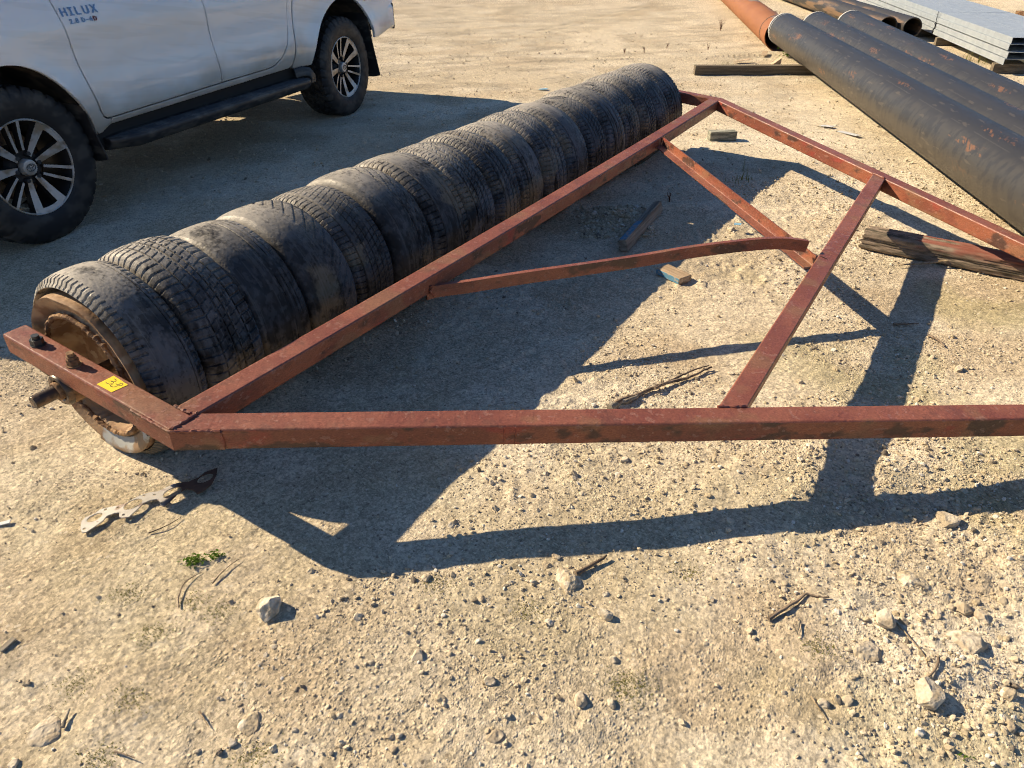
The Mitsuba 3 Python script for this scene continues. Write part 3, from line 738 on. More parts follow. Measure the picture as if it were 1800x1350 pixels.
# bolts
def hex_nut(r, h):
    m = extrude(Polygon([(r * math.cos(a), r * math.sin(a)) for a in np.arange(6) * math.pi / 3]), h)
    cut = trimesh.creation.cone(r * 2.2, h * 2.6, sections=36); cut.apply_translation([0, 0, -h * 0.30])
    try:
        m = trimesh.boolean.intersection([m, cut], engine='manifold')
    except Exception:
        pass
    return m
for k, (v_, mat, dome) in enumerate(((-0.628, 'dark_bolt_steel', True), (-0.452, 'rusty_steel', False))):
    parts_ = []
    w_ = trimesh.creation.cylinder(0.0165, 0.003, sections=32); w_.apply_translation([0, 0, 0.0015]); parts_.append(w_)
    nt = hex_nut(0.0150 if dome else 0.0135, 0.014); nt = rotz(nt, 17); nt.apply_translation([0, 0, 0.003]); parts_.append(nt)
    if dome:
        c_ = trimesh.creation.cylinder(0.0088, 0.010, sections=20); c_.apply_translation([0, 0, 0.021]); parts_.append(c_)
    else:
        n2 = rotz(hex_nut(0.0115, 0.009), 40); n2.apply_translation([0, 0, 0.016]); parts_.append(n2)
        for i in range(4):
            c_ = trimesh.creation.cylinder(0.0075 + 0.0008 * (i % 2), 0.0026, sections=18); c_.apply_translation([0, 0, 0.0255 + i * 0.0024]); parts_.append(c_)
    bm0 = cat(*parts_); bm0.apply_scale(1.22); parts_ = [bm0]
    rp('bolt', basis(cat(*parts_), F(0.030, v_, 0.0), FU, FV, FN), mat, smooth=25, label='clean dark grey bolt and nut' if dome else 'rusty threaded bolt and nut')
    rp('bolt', basis(cat(*parts_), F(FL - 0.030, v_, 0.0), FU, FV, FN), 'rusty_steel', smooth=25)
# bearings: cast housing hung under each arm
for side in (0, 1):
    u0 = 0.036 if side == 0 else FL - 0.036
    top_z = float(F(u0, AXV, -FH)[2]) - AXZ
    prof = [(-0.115, top_z), (0.115, top_z), (0.115, top_z - 0.012), (0.075, top_z - 0.018)]
    a = np.linspace(math.radians(20), math.radians(-200), 22)
    prof += [(0.052 * math.cos(t), 0.052 * math.sin(t)) for t in a] + [(-0.075, top_z - 0.018), (-0.115, top_z - 0.012)]
    m = extrude(Polygon(prof).buffer(0), 0.044)
    m = basis(m, R3(u0 - 0.022, AXV, AXZ), VH, np.array([0, 0, 1.0]), UH)
    rp('bearing_housing', m, 'rusty_steel', smooth=30)
    sg = -1 if side == 0 else 1
    rim = lathe([(0, 0.030), (0.016, 0.031), (0.020, 0.036), (0.020, 0.046), (0.012, 0.051), (0.0, 0.051)], 40)
    rp('bearing_ring', basis(rim, R3(u0 + sg * 0.020, AXV, AXZ), UH * sg, VH, np.array([0, 0, 1.0])), 'greasy_steel', smooth=35)
    cl = lathe([(0.0, 0.020), (0.0, 0.0275), (0.012, 0.0285), (0.016, 0.026), (0.016, 0.020)], 32)
    rp('collar', basis(cl, R3(u0 + sg * 0.034, AXV, AXZ), UH * sg, VH, np.array([0, 0, 1.0])), 'rusty_steel', smooth=35)
sh = lathe([(-0.078, 0.0), (-0.078, 0.0185), (-0.075, 0.0205), (FL + 0.075, 0.0205), (FL + 0.078, 0.0185), (FL + 0.078, 0.0)], 32)
rp('axle_shaft', basis(sh, R3(0, AXV, AXZ), UH, VH, np.array([0, 0, 1.0])), 'greasy_steel', smooth=35)

# end discs of the drum: dished rim with a ragged flame-cut ring
def end_disc(seed):
    n = 120
    r = np.random.default_rng(seed)
    th = np.arange(n) * 2 * np.pi / n
    wob = 0.006 * (meshkit.fbm(np.stack([np.cos(th) * 2, np.sin(th) * 2, 0 * th + seed], 1), 3, seed) - 0.5) * 2
    rag = r.uniform(-0.004, 0.004, n)
    rings = [(0.075, 0.02), (0.075, 0.10), (0.072, 0.170), (0.045, 0.188), (-0.004, 0.192), (-0.012, 0.200), (-0.004, 0.206), (0.000, 0.212), (-0.010, 0.235), (-0.020, 0.252), (-0.022, 0.262), (-0.010, 0.266), (0.06, 0.262), (0.12, 0.262)]
    V = []
    for k, (x, rr) in enumerate(rings):
        rad = rr + (rag if 4 <= k <= 6 else 0) + (wob if k >= 8 else 0)
        xx = x + (r.uniform(-0.005, 0.004, n) if 4 <= k <= 6 else 0) + (wob * 1.2 if 8 <= k <= 11 else 0)
        V.append(np.stack([np.broadcast_to(xx, (n,)), rad * np.sin(th), rad * np.cos(th)], 1))
    return TM(np.vstack(V), grid_faces(len(rings), n, wrap_m=True))
ed = end_disc(3)
rp('end_disc', basis(ed, R3(0.112, AXV - 0.006, AXZ - 0.010), UH, VH, np.array([0, 0, 1.0])), 'tan_rusty_plate', smooth=40, label='rusty dished drum end with ragged cut ring')
rp('end_disc', basis(ed, R3(FL - 0.128, AXV, AXZ), -UH, VH, np.array([0, 0, 1.0])), 'rusty_steel', smooth=40)
ring_ = [R3(0.098, AXV - 0.006 + 0.201 * math.sin(t), AXZ - 0.010 + 0.201 * math.cos(t)) for t in np.linspace(0, 2 * math.pi, 90)]
rp('cut_ring', bead(ring_, r=0.0075, step=0.007, seed=77), 'rusty_steel', smooth=35, label='ragged flame-cut ring on the near drum end')
# the lower edge of the near rim is bent bare metal
lip = []
for t in np.linspace(math.radians(118), math.radians(196), 30):
    for rr, x in ((0.268, 0.092), (0.264, 0.0865), (0.250, 0.0890), (0.235, 0.0980), (0.216, 0.1060)):
        lip.append((x - 0.002, rr * math.sin(t), rr * math.cos(t)))
lipm = TM(lip, grid_faces(30, 5))
rp('rim_lip', basis(lipm, R3(0.0, AXV - 0.005, AXZ - 0.008), UH, VH, np.array([0, 0, 1.0])), 'bare_rim_steel', smooth=True, label='bent bare grey rim edge at the bottom')

# the tyres
def tyre_mesh(w, R, pat, seed, nth=540, lip_open=False):
    r = np.random.default_rng(seed)
    S = list(np.linspace(-1, 1, 33))
    for s, gw in pat.get('circ', []):
        S += [s - gw * 0.62, s - gw * 0.5, s + gw * 0.5, s + gw * 0.62]
    for s in (pat.get('lat', {}).get('s0', 0.66),):
        S += [s - 0.004, s + 0.004, -s - 0.004, -s + 0.004]
    S = np.unique(np.round(S, 4))
    S = S[(S >= -1) & (S <= 1)]
    tx = w / 2 + S * (w / 2 - 0.021)
    tr = R - 0.010 * np.abs(S) ** 3
    shl = [(0.0120, R - 0.0185, 1.1), (0.0055, R - 0.030, 1.2), (0.002, R - 0.047, 1.35), (0.0, R - 0.070, 1.6), (0.006, R - 0.092, 1.8), (0.020, R - 0.112, 2.0)]
    shn = shl if not lip_open else [(0.014, R - 0.0215, 1.1), (0.006, R - 0.027, 1.2), (0.004, R - 0.031, 1.35), (0.010, R - 0.0335, 1.6), (0.030, R - 0.036, 1.8), (0.090, R - 0.040, 2.0)]
    X = np.r_[[q[0] for q in shn[::-1]], tx, [w - q[0] for q in shl]]
    RR = np.r_[[q[1] for q in shn[::-1]], tr, [q[1] for q in shl]]
    SS = np.r_[[-q[2] for q in shl[::-1]], S, [q[2] for q in shl]]
    th = np.arange(nth) * 2 * np.pi / nth
    s, t = np.meshgrid(SS, th)
    g = np.zeros_like(s)
    wear = meshkit.fbm(np.stack([s * 1.2 + seed, np.cos(t) * 3, np.sin(t) * 3], -1), 3, seed)
    for sc, gw in pat.get('circ', []):
        g = np.maximum(g, (np.abs(s - sc) < gw * 0.56) * pat.get('cd', 1.0))
    la = pat.get('lat')
    if la:
        ph = la['n'] * t / (2 * np.pi) + la.get('k', 0.6) * np.abs(s) + (s < 0) * 0.37
        on = (np.abs(s) > la.get('s0', 0.66)) & (np.abs(s) < 1.25)
        if la.get('side'):
            on &= (s * la['side'] > 0)
        g = np.maximum(g, on * ((ph % 1.0) < la.get('fr', 0.22)) * la.get('d', 0.8))
    vv = pat.get('vee')
    if vv:
        ph = vv['n'] * t / (2 * np.pi) + vv['k'] * (s - vv['a'])
        on = (s > vv['a']) & (s < vv['b'])
        g = np.maximum(g, on * ((ph % 1.0) < vv.get('fr', 0.2)) * vv.get('d', 0.6) * np.clip((s - vv['a']) * 4, 0, 1))
    bl = pat.get('block')
    if bl:
        ph = bl['n'] * t / (2 * np.pi) + bl['k'] * s + np.floor((s + 1) * 2.5) * 0.43
        on = np.abs(s) < bl.get('s1', 0.7)
        g = np.maximum(g, on * ((ph % 1.0) < bl.get('fr', 0.16)) * bl.get('d', 0.7))
    worn = np.clip((wear - pat.get('w0', 0.3)) * 6, 0, 1)
    bald = pat.get('bald')
    if bald:
        worn = np.maximum(worn, 0.1) * np.clip(np.abs(s - bald[0]) / bald[1] * 3 - 2, 0.12, 1)
    d = 0.0055 * g * worn
    d += 0.0016 * (meshkit.fbm(np.stack([s * 2.5, np.cos(t) * 7, np.sin(t) * 7], -1) + seed, 3, seed + 3) - 0.5)
    rad = RR[None] - d
    # squashed a little between its neighbours and by its own weight
    egg = 1 + 0.007 * np.cos(2 * (t - r.uniform(0, 3))) + 0.004 * np.cos(3 * t + r.uniform(0, 6))
    rad = rad * egg
    xx = X[None] + 0.010 * (meshkit.fbm(np.stack([np.cos(t) * 1.4, np.sin(t) * 1.4, 0 * t + seed], -1), 2, seed + 9) - 0.5)
    zz = rad * np.cos(t); yy = rad * np.sin(t)
    zz = np.maximum(zz, -AXZ - 0.004)
    V = np.stack([xx, yy, zz], -1)
    return TM(V.reshape(-1, 3), grid_faces(nth, len(SS), wrap_n=True, flip=True))
C4 = [(-0.52, 0.06), (-0.18, 0.06), (0.18, 0.06), (0.52, 0.06)]
C3 = [(-0.45, 0.07), (0.0, 0.06), (0.45, 0.07)]
PAT = [dict(circ=[(0.60, 0.03), (0.78, 0.02)], lat=dict(n=82, s0=0.74, fr=0.30, k=0.3, d=0.9), bald=(-0.1, 0.50), w0=0.2),
       dict(circ=[(-0.58, 0.05), (-0.12, 0.07), (0.12, 0.05), (0.55, 0.05)], lat=dict(n=64, s0=0.58, fr=0.26, k=0.4, d=1.0), block=dict(n=64, k=1.4, fr=0.20, s1=0.6, d=0.8), w0=0.12),
       dict(circ=[(0.30, 0.03), (0.55, 0.03), (0.75, 0.02)], lat=dict(n=60, s0=0.80, fr=0.12, k=0.8, d=0.6, side=1), bald=(-0.3, 0.45), w0=0.33),
       dict(vee=dict(n=38, k=2.3, a=0.05, b=1.1, fr=0.20, d=0.7), bald=(-0.4, 0.42), w0=0.25),
       dict(circ=[(-0.62, 0.05), (-0.22, 0.035), (0.08, 0.035), (0.40, 0.035), (0.68, 0.03)], lat=dict(n=82, s0=0.66, fr=0.14, k=0.3, d=0.8), vee=dict(n=76, k=1.7, a=-0.55, b=0.65, fr=0.15, d=0.55), w0=0.18),
       dict(vee=dict(n=26, k=3.0, a=-0.05, b=1.05, fr=0.13, d=0.8), circ=[(0.2, 0.025)], bald=(-0.45, 0.42), w0=0.22),
       dict(circ=[(-0.62, 0.05), (0.35, 0.025), (0.62, 0.03)], lat=dict(n=74, s0=0.66, fr=0.15, k=0.25, d=1.0), bald=(-0.1, 0.38), w0=0.15),
       dict(circ=C4, lat=dict(n=86, s0=0.62, fr=0.14, k=0.5, d=0.8), block=dict(n=78, k=2.2, fr=0.14, s1=0.55, d=0.6), w0=0.22),
       dict(circ=C4, lat=dict(n=90, s0=0.60, fr=0.16, k=0.4, d=0.8), vee=dict(n=84, k=1.9, a=-0.5, b=0.55, fr=0.16, d=0.6), w0=0.20),
       dict(circ=[(-0.5, 0.05), (-0.2, 0.04)], lat=dict(n=86, s0=0.55, fr=0.14, k=0.4, d=0.8, side=-1), bald=(0.35, 0.5), w0=0.2),
       dict(circ=C3, lat=dict(n=82, s0=0.52, fr=0.14, k=0.6, d=0.9), block=dict(n=82, k=1.8, fr=0.16, s1=0.5, d=0.6), w0=0.2),
       dict(circ=C3, lat=dict(n=76, s0=0.62, fr=0.14, k=0.5, d=0.8), bald=(0.25, 0.55), w0=0.25),
       dict(circ=C4, lat=dict(n=74, s0=0.6, fr=0.14, k=0.5, d=0.9), vee=dict(n=74, k=2, a=-0.4, b=0.6, fr=0.14, d=0.6), w0=0.25),
       dict(circ=C3, lat=dict(n=78, s0=0.55, fr=0.14, k=0.5, d=0.9), w0=0.2),
       dict(circ=C4, lat=dict(n=88, s0=0.58, fr=0.14, k=0.4, d=0.9), block=dict(n=88, k=2.5, fr=0.14, s1=0.55, d=0.7), w0=0.2),
       dict(circ=C4, lat=dict(n=80, s0=0.60, fr=0.14, k=0.6, d=0.9), vee=dict(n=80, k=1.5, a=-0.5, b=0.6, fr=0.16, d=0.7), w0=0.2),
       dict(circ=C3, lat=dict(n=84, s0=0.55, fr=0.14, k=0.4, d=0.9), block=dict(n=76, k=2, fr=0.14, s1=0.5, d=0.6), w0=0.2),
       dict(circ=C4, lat=dict(n=82, s0=0.6, fr=0.2, k=0.4, d=0.9), w0=0.2)]
EDGES = [0.104, 0.287, 0.503, 0.722, 0.952, 1.180, 1.418, 1.664, 1.892, 2.116, 2.348, 2.577, 2.810, 3.075, 3.325, 3.570, 3.790, 4.010, 4.265]
RADS = [0.308, 0.313, 0.302, 0.311, 0.300, 0.309, 0.314, 0.302, 0.308, 0.301, 0.308, 0.315, 0.299, 0.309, 0.302, 0.309, 0.315, 0.309]
for i in range(18):
    a, b = EDGES[i] - 0.003, EDGES[i + 1] + 0.003
    if i == 12: a += 0.030
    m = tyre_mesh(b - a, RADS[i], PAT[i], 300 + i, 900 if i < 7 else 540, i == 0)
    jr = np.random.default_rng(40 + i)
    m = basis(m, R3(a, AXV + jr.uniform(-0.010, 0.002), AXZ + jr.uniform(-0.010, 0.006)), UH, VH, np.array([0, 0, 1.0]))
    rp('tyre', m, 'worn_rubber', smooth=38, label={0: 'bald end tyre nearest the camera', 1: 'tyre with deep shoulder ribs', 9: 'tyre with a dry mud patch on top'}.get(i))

# yellow sticker with a handwritten 38
ST = [(0.0115, -0.3186), (0.0616, -0.3182), (0.0582, -0.2505), (0.0128, -0.2554)]
stv = [F(u, v, 0.0012) for u, v in ST] + [F(u, v, 0.0005) for u, v in ST]
stm = trimesh.convex.convex_hull(np.array(stv))
tag('price_sticker', 'small yellow paper sticker with handwritten number on the near side arm', 'sticker')
put('price_sticker__paper', stm, 'yellow_paper', smooth=False)
def pen(pts, w=0.0020):
    p = np.array(pts); l = np.r_[0, np.cumsum(np.linalg.norm(np.diff(p, axis=0), axis=1))]
    q = np.linspace(0, l[-1], 40)
    from scipy.interpolate import CubicSpline
    c = np.stack([PchipInterpolator(l, p[:, 0])(q), PchipInterpolator(l, p[:, 1])(q)], 1)
    d = np.gradient(c, axis=0); d /= np.linalg.norm(d, axis=1, keepdims=True) + 1e-9
    nrm = np.stack([-d[:, 1], d[:, 0]], 1)
    V = np.stack([[F(*(c[i] + nrm[i] * w / 2), 0.0016) for i in range(40)], [F(*(c[i] - nrm[i] * w / 2), 0.0016) for i in range(40)]], 1)
    return TM(V.reshape(-1, 3), grid_faces(40, 2))
S3 = [(0.0528, -0.3023), (0.0529, -0.2941), (0.0469, -0.2902), (0.0434, -0.295), (0.042, -0.303), (0.0424, -0.2924), (0.0385, -0.2877), (0.0314, -0.2915), (0.0297, -0.3058)]
S8 = [(0.0355, -0.2832), (0.0302, -0.2853), (0.0271, -0.2796), (0.0297, -0.2713), (0.0357, -0.2679), (0.0433, -0.2693), (0.0509, -0.2716), (0.0528, -0.2651), (0.0489, -0.2609), (0.0441, -0.2627), (0.0432, -0.2714), (0.0414, -0.2798)]
put('price_sticker__handwriting', cat(pen(S3), pen(S8)), 'pen_ink', smooth=False)

# ------------------------------------------------------------------ the white dual-cab truck
TRK = 'utility_truck'
tag(TRK, 'dusty white dual-cab utility truck parked behind the row of tyres', 'truck')
def tp(path, mesh, bsdf, smooth=30, label=None):
    return put(f'{TRK}__{path}', mesh, bsdf, smooth, label=label)
def tn(name):
    return numbered('t:' + name)[2:]
def kmesh(m):                       # mesh in (x, n, z) -> world
    return basis(m, TO, TX, TN, TZ)

_nz = np.array([0.28, 0.44, 0.50, 0.56, 0.62, 0.70, 0.78, 0.86, 0.93, 0.97, 1.02, 1.08, 1.16, 1.30])
_nn = np.array([-0.030, 0.000, 0.030, 0.048, 0.056, 0.052, 0.044, 0.043, 0.050, 0.052, 0.044, 0.028, -0.002, -0.060])
NZ = PchipInterpolator(_nz, _nn)
ARCH_F = [(0.423, 0.449), (0.372, 0.556), (0.304, 0.673), (0.214, 0.786), (0.110, 0.843), (0.0, 0.864), (-0.110, 0.850), (-0.215, 0.795), (-0.310, 0.680), (-0.380, 0.560), (-0.430, 0.450)]
ARCH_R = [(2.525, 0.487), (2.600, 0.610), (2.672, 0.716), (2.765, 0.800), (2.862, 0.858), (2.960, 0.902), (3.085, 0.915), (3.21, 0.895), (3.31, 0.850), (3.385, 0.792), (3.460, 0.690), (3.525, 0.566)]
def spl(pts, k):
    p = np.array(pts); l = np.r_[0, np.cumsum(np.linalg.norm(np.diff(p, axis=0), axis=1))]
    from scipy.interpolate import UnivariateSpline
    q = np.linspace(0, l[-1], k)
    return [tuple(v) for v in np.stack([UnivariateSpline(l, p[:, j], s=2e-4)(q) for j in range(2)], 1)]
ARCH_F, ARCH_R = spl(ARCH_F, 40), spl(ARCH_R, 40)
def nfun(x, z):
    n = NZ(z)
    for arch in (ARCH_F, ARCH_R):
        ln = LineString(arch)
        d = np.array([ln.distance(Point(a, b)) for a, b in zip(np.ravel(x), np.ravel(z))]).reshape(np.shape(x))
        n = n + 0.016 * np.exp(-(d / 0.07) ** 2)
    return n - 0.012 * np.clip(-x - 0.3, 0, 1) ** 2 * 4 - 0.006 * np.clip(x - 3.4, 0, 1) ** 2
def resample(pts, step):
    p = np.vstack([pts, pts[:1]]); out = []
    for a, b in zip(p[:-1], p[1:]):
        k = max(1, int(np.linalg.norm(b - a) / step))
        out += [a + (b - a) * t for t in np.arange(k) / k]
    return np.array(out)
def panel(pts, step=0.03, thick=0.02, off=0.0, edge=0.003, nf=nfun, flip_side=False):
    poly = Polygon(pts).buffer(0)
    ring0 = resample(np.array(poly.exterior.coords)[:-1], step * 0.6)
    inner = poly.buffer(-edge)
    ring1 = resample(np.array(inner.exterior.coords)[:-1], step * 0.6)
    x0, z0, x1, z1 = poly.bounds
    gx_, gz_ = np.meshgrid(np.arange(x0, x1, step), np.arange(z0, z1, step))
    inn2_ = poly.buffer(-edge - step * 0.35)
    ip = np.array([(a, b) for a, b in zip(gx_.ravel(), gz_.ravel()) if inn2_.contains(Point(a, b))]).reshape(-1, 2)
    P = np.vstack([ring0, ring1, ip])
    tri = Delaunay(P).simplices
    cen = P[tri].mean(1)
    big = poly.buffer(1e-6)
    keep = np.array([big.contains(Point(*c)) for c in cen])
    tri = tri[keep]
    n = nf(P[:, 0], P[:, 1]) + off
    n[:len(ring0)] -= edge * 0.9
    V = np.stack([P[:, 0], n, P[:, 1]], 1)
    a, b, c = V[tri[:, 0]], V[tri[:, 1]], V[tri[:, 2]]
    fl = np.cross(b - a, c - a)[:, 1] < 0
    tri[fl] = tri[fl][:, ::-1]
    k = len(ring0)
    back = V[:k].copy(); back[:, 1] -= thick
    VV = np.vstack([V, back])
    i = np.arange(k); j = (i + 1) % k; m0 = len(V)
    skirt = np.vstack([np.stack([i, j, m0 + j], 1), np.stack([i, m0 + j, m0 + i], 1)])
    area = 0.5 * np.sum(ring0[:, 0] * np.roll(ring0[:, 1], -1) - np.roll(ring0[:, 0], -1) * ring0[:, 1])
    if area > 0:
        skirt = skirt[:, ::-1]
    m = trimesh.Trimesh(VV, np.vstack([tri, skirt]), process=False)
    if flip_side:
        m.vertices[:, 1] = -1.75 - m.vertices[:, 1]
        m.invert()
    return m
G = 0.007
fender = [(0.387, 1.14), (0.392, 1.05), (0.418, 0.808), (0.440, 0.680), (0.462, 0.560), (0.480, 0.527), (0.505, 0.511), (0.536, 0.507), (0.534, 0.479), (0.470, 0.447)] + ARCH_F + [(-0.50, 0.42), (-0.92, 0.46), (-0.97, 0.70), (-0.92, 0.98), (-0.70, 1.07), (-0.2, 1.12)]
doorf = [(0.387 + G, 1.20), (0.392 + G, 1.05), (0.418 + G, 0.808), (0.440 + G, 0.680), (0.463 + G, 0.566), (0.484, 0.535), (0.510, 0.519), (0.54, 0.5165), (1.470, 0.536), (1.474, 0.545), (1.458, 0.80), (1.447, 1.02), (1.444, 1.20)]
doorr = [(1.444 + G, 1.20), (1.447 + G, 1.02), (1.458 + G, 0.80), (1.474 + G, 0.546), (1.482, 0.537), (2.00, 0.543), (2.07, 0.556), (2.15, 0.590), (2.235, 0.665), (2.285, 0.760), (2.320, 0.945), (2.335, 1.20)]
sill = [(0.5385, 0.479), (0.5405, 0.5095), (1.47, 0.5295), (2.00, 0.5365), (2.075, 0.5495), (2.156, 0.585), (2.242, 0.661), (2.292, 0.758), (2.327, 0.944), (2.342, 1.20), (2.392, 1.20), (2.379, 0.943), (2.332, 0.647), (2.305, 0.56), (2.27, 0.513), (2.24, 0.503), (1.40, 0.492)]
bed = [(2.408, 1.20), (2.394, 0.943), (2.348, 0.647), (2.322, 0.56), (2.290, 0.510), (2.30, 0.492)] + ARCH_R + [(3.62, 0.555), (3.82, 0.598), (3.915, 0.66), (3.945, 0.80), (3.955, 1.0), (3.955, 1.20)]
front_b = [(0, 0)]
for nm, pts in (('front_fender', fender), ('front_door', doorf), ('rear_door', doorr), ('cab_sill', sill), ('tray_side', bed)):
    tp(nm, kmesh(panel(np.array(pts))), 'dusty_white_paint', smooth=40)
    tp(tn(nm + '_far').replace('_far', '_001'), kmesh(panel(np.array(pts), step=0.06, flip_side=True)), 'dusty_white_paint', smooth=40)
# dark core behind the panels with the wheel arches cut out
prof = Polygon([(-0.92, 0.40), (-0.35, 0.36), (2.45, 0.36), (3.3, 0.40), (3.54, 0.60), (3.9, 0.67), (3.92, 1.08), (2.3, 1.08), (0.3, 1.08), (-0.85, 1.02)])
cutF = Polygon([(0.43, 0.2)] + ARCH_F + [(-0.44, 0.2)]).buffer(0.025)
cutR = Polygon([(2.50, 0.2)] + ARCH_R + [(3.56, 0.2)]).buffer(0.025)
outer = prof.difference(cutF).difference(cutR)
def slab(poly, n0, n1):
    m = extrude(poly, n1 - n0)             # z = thickness
    v = m.vertices.copy()
    return outward(trimesh.Trimesh(np.stack([v[:, 0], v[:, 2] + n0, v[:, 1]], 1), m.faces, process=False))
gs = getattr(outer, 'geoms', [outer])
core = cat(*[slab(g, -0.33, -0.005) for g in gs], *[slab(g, -1.745, -1.42) for g in gs], slab(prof.difference(Polygon([(-0.3, 0), (3.4, 0), (3.4, 0.40), (-0.3, 0.40)])), -1.419, -0.331))
tp('underbody', kmesh(core), 'underbody', smooth=False)
def liner(arch, d=0.012):
    p = np.array(LineString(arch).buffer(0.02).exterior.coords)
    a = np.array(arch); c = a.mean(0) * [1, 0] + [0, 0.40]
    a2 = c + (a - c) * 1.015
    V = np.concatenate([np.stack([a2[:, 0], np.full(len(a2), nn_), a2[:, 1]], 1)[:, None] for nn_ in (0.030, -0.08, -0.20, -0.325)], 1)
    return TM(V.reshape(-1, 3), grid_faces(len(a2), 4))
for arch in (ARCH_F, ARCH_R):
    tp(tn('wheel_liner'), kmesh(liner(arch)), 'wheel_liner', smooth=60)
# mud flaps: slightly curved sheets behind each wheel
def flap(x_top, x_bot, z_top, z_bot, n_out, n_in, lean):
    V = []
    for k in np.linspace(0, 1, 8):
        z = z_top + (z_bot - z_top) * k
        x = x_top + (x_bot - x_top) * k ** 1.3
        for j in np.linspace(0, 1, 5):
            n = n_out + (n_in - n_out) * j
            V.append((x - 0.012 * math.sin(math.pi * j) - (0.008 if k == 1 and j in (0, 1) else 0), n, z + (0.012 if k == 1 and j == 0 else 0)))
    a = np.array(V); b = a + [0.008, 0, 0]
    m = cat(TM(a, grid_faces(8, 5)), TM(b, grid_faces(8, 5, flip=True)))
    edge = [i * 5 for i in range(8)] + [35 + j for j in range(1, 5)] + [i * 5 + 4 for i in range(6, -1, -1)] + [3, 2, 1]
    e = np.array(edge); k = len(e); V2 = np.vstack([a[e], b[e]]); i = np.arange(k); j = (i + 1) % k
    return cat(m, TM(V2, np.stack([i, j, k + j, k + i], 1)))
tp(tn('mud_flap'), kmesh(flap(0.360, 0.418, 0.62, 0.302, 0.052, -0.21, 0)), 'black_plastic', smooth=60)
tp(tn('mud_flap'), kmesh(flap(3.440, 3.575, 0.76, 0.225, 0.050, -0.23, 0)), 'black_plastic', smooth=60)
# side step with ribbed tread
stp = []
sx = np.r_[np.linspace(0.47, 0.62, 8), np.linspace(0.70, 2.22, 30), np.linspace(2.28, 2.43, 9)]
for x in sx:
    f = min(1, max(0, (x - 0.44) / 0.16)) ** 0.5 * min(1, max(0.0, (2.455 - x) / 0.12)) ** 0.5
    out = -0.02 + 0.165 * f
    sec = [(-0.06, 0.335), (-0.06, 0.420), (0.008, 0.424), (0.014, 0.420)]
    for r_ in range(4):
        a = 0.022 + (out - 0.05) * r_ / 4
        wd = (out - 0.05) / 4
        sec += [(a, 0.4185), (a + wd * 0.25, 0.4225), (a + wd * 0.6, 0.4225), (a + wd * 0.8, 0.4180)]
    sec += [(out - 0.022, 0.421), (out - 0.006, 0.414), (out, 0.398), (out - 0.006, 0.376), (out - 0.03, 0.350), (0.02, 0.337)]
    zc = 0.39
    hs = 0.6 + 0.4 * f
    stp.append([(x, a, zc + (b - zc) * hs) for a, b in sec])
sm = np.array(stp)
stm_ = cat(TM(sm.reshape(-1, 3), grid_faces(len(sx), sm.shape[1], wrap_m=True)))
capv = lambda row, fl: TM(np.vstack([row, row.mean(0)]), [[(i + (0 if not fl else 1)) % len(row), (i + (1 if not fl else 0)) % len(row), len(row)] for i in range(len(row))])
stm_ = cat(stm_, capv(sm[0], False), capv(sm[-1], True)); stm_.merge_vertices(digits_vertex=6)
tp(tn('side_step'), kmesh(outward(stm_)), 'black_plastic', smooth=35)
hoop = sweep(rrect(0.075, 0.030, 0.012, 3), np.array([(2.30, 0.03, 0.452), (2.37, 0.055, 0.462), (2.425, 0.075, 0.448), (2.452, 0.080, 0.415), (2.452, 0.075, 0.375)]), up=(0, 1, 0.2))
tp('step_end', kmesh(hoop), 'black_plastic', smooth=40)
# rear bumper corner and body behind
bsec = rrect(0.16, 0.20, 0.03, 4)
bpath = np.array([(3.80, -0.015, 0.69), (3.90, 0.012, 0.69), (3.97, -0.02, 0.69), (4.00, -0.12, 0.69), (4.01, -0.5, 0.69), (4.01, -1.25, 0.69), (4.00, -1.63, 0.69), (3.97, -1.73, 0.69), (3.90, -1.765, 0.69), (3.80, -1.74, 0.69)])
tp('rear_bumper', kmesh(sweep(rrect(0.10, 0.20, 0.035, 4), bpath)), 'dusty_white_paint', smooth=40)
tp('bumper_seal', kmesh(sweep(rrect(0.030, 0.21, 0.01, 2), np.array([(3.915, 0.045, 0.69), (3.925, 0.030, 0.69), (3.93, -0.04, 0.69)]))), 'black_plastic')
lens = rbox(0.055, 0.014, 0.030, 0.005); lens.apply_translation([3.425, 0.062, 0.872])
tp('side_reflector', kmesh(lens), 'amber_lens', smooth=30)
# upper body out of the frame: bonnet, cab, windows, tray with canopy
def prism(poly, n0, n1):
    return slab(Polygon(poly), n0, n1)
tp('bonnet', kmesh(prism([(-0.93, 0.95), (-0.90, 1.03), (-0.55, 1.10), (0.10, 1.17), (0.35, 1.18), (0.35, 1.06), (-0.8, 0.95)], -1.66, -0.09)), 'dusty_white_paint', smooth=40)
cab = [(0.10, 1.16), (0.80, 1.70), (1.10, 1.78), (1.9, 1.79), (2.28, 1.74), (2.38, 1.18)]
v = []
lo, hi = np.array(cab), None
cabm = []
for nn_, tuck in ((-0.06, 0), (-1.69, 0)):
    pass
def loft_cab():
    pts = np.array(cab); k = len(pts)
    V = []
    for sgn, base in ((1, -0.045), (-1, -1.705)):
        for x, z in pts:
            V.append((x, base - sgn * 0.26 * max(0, (z - 1.16)) ** 1.1, z))
    V = np.array(V)
    f = [[i, (i + 1) % k, k + (i + 1) % k, k + i] for i in range(k)]
    m = TM(V, f)
    t = trimesh.creation.triangulate_polygon(Polygon(pts), engine='earcut')
    ids = np.array([int(np.argmin(np.linalg.norm(pts - q, axis=1))) for q in np.array(t[0])])[np.array(t[1])]
    return outward(cat(m, TM(V[:k], ids), TM(V[k:], ids[:, ::-1])))
cm = loft_cab(); trimesh.repair.fix_normals(cm)
tp('cab', kmesh(cm), 'dusty_white_paint', smooth=20)
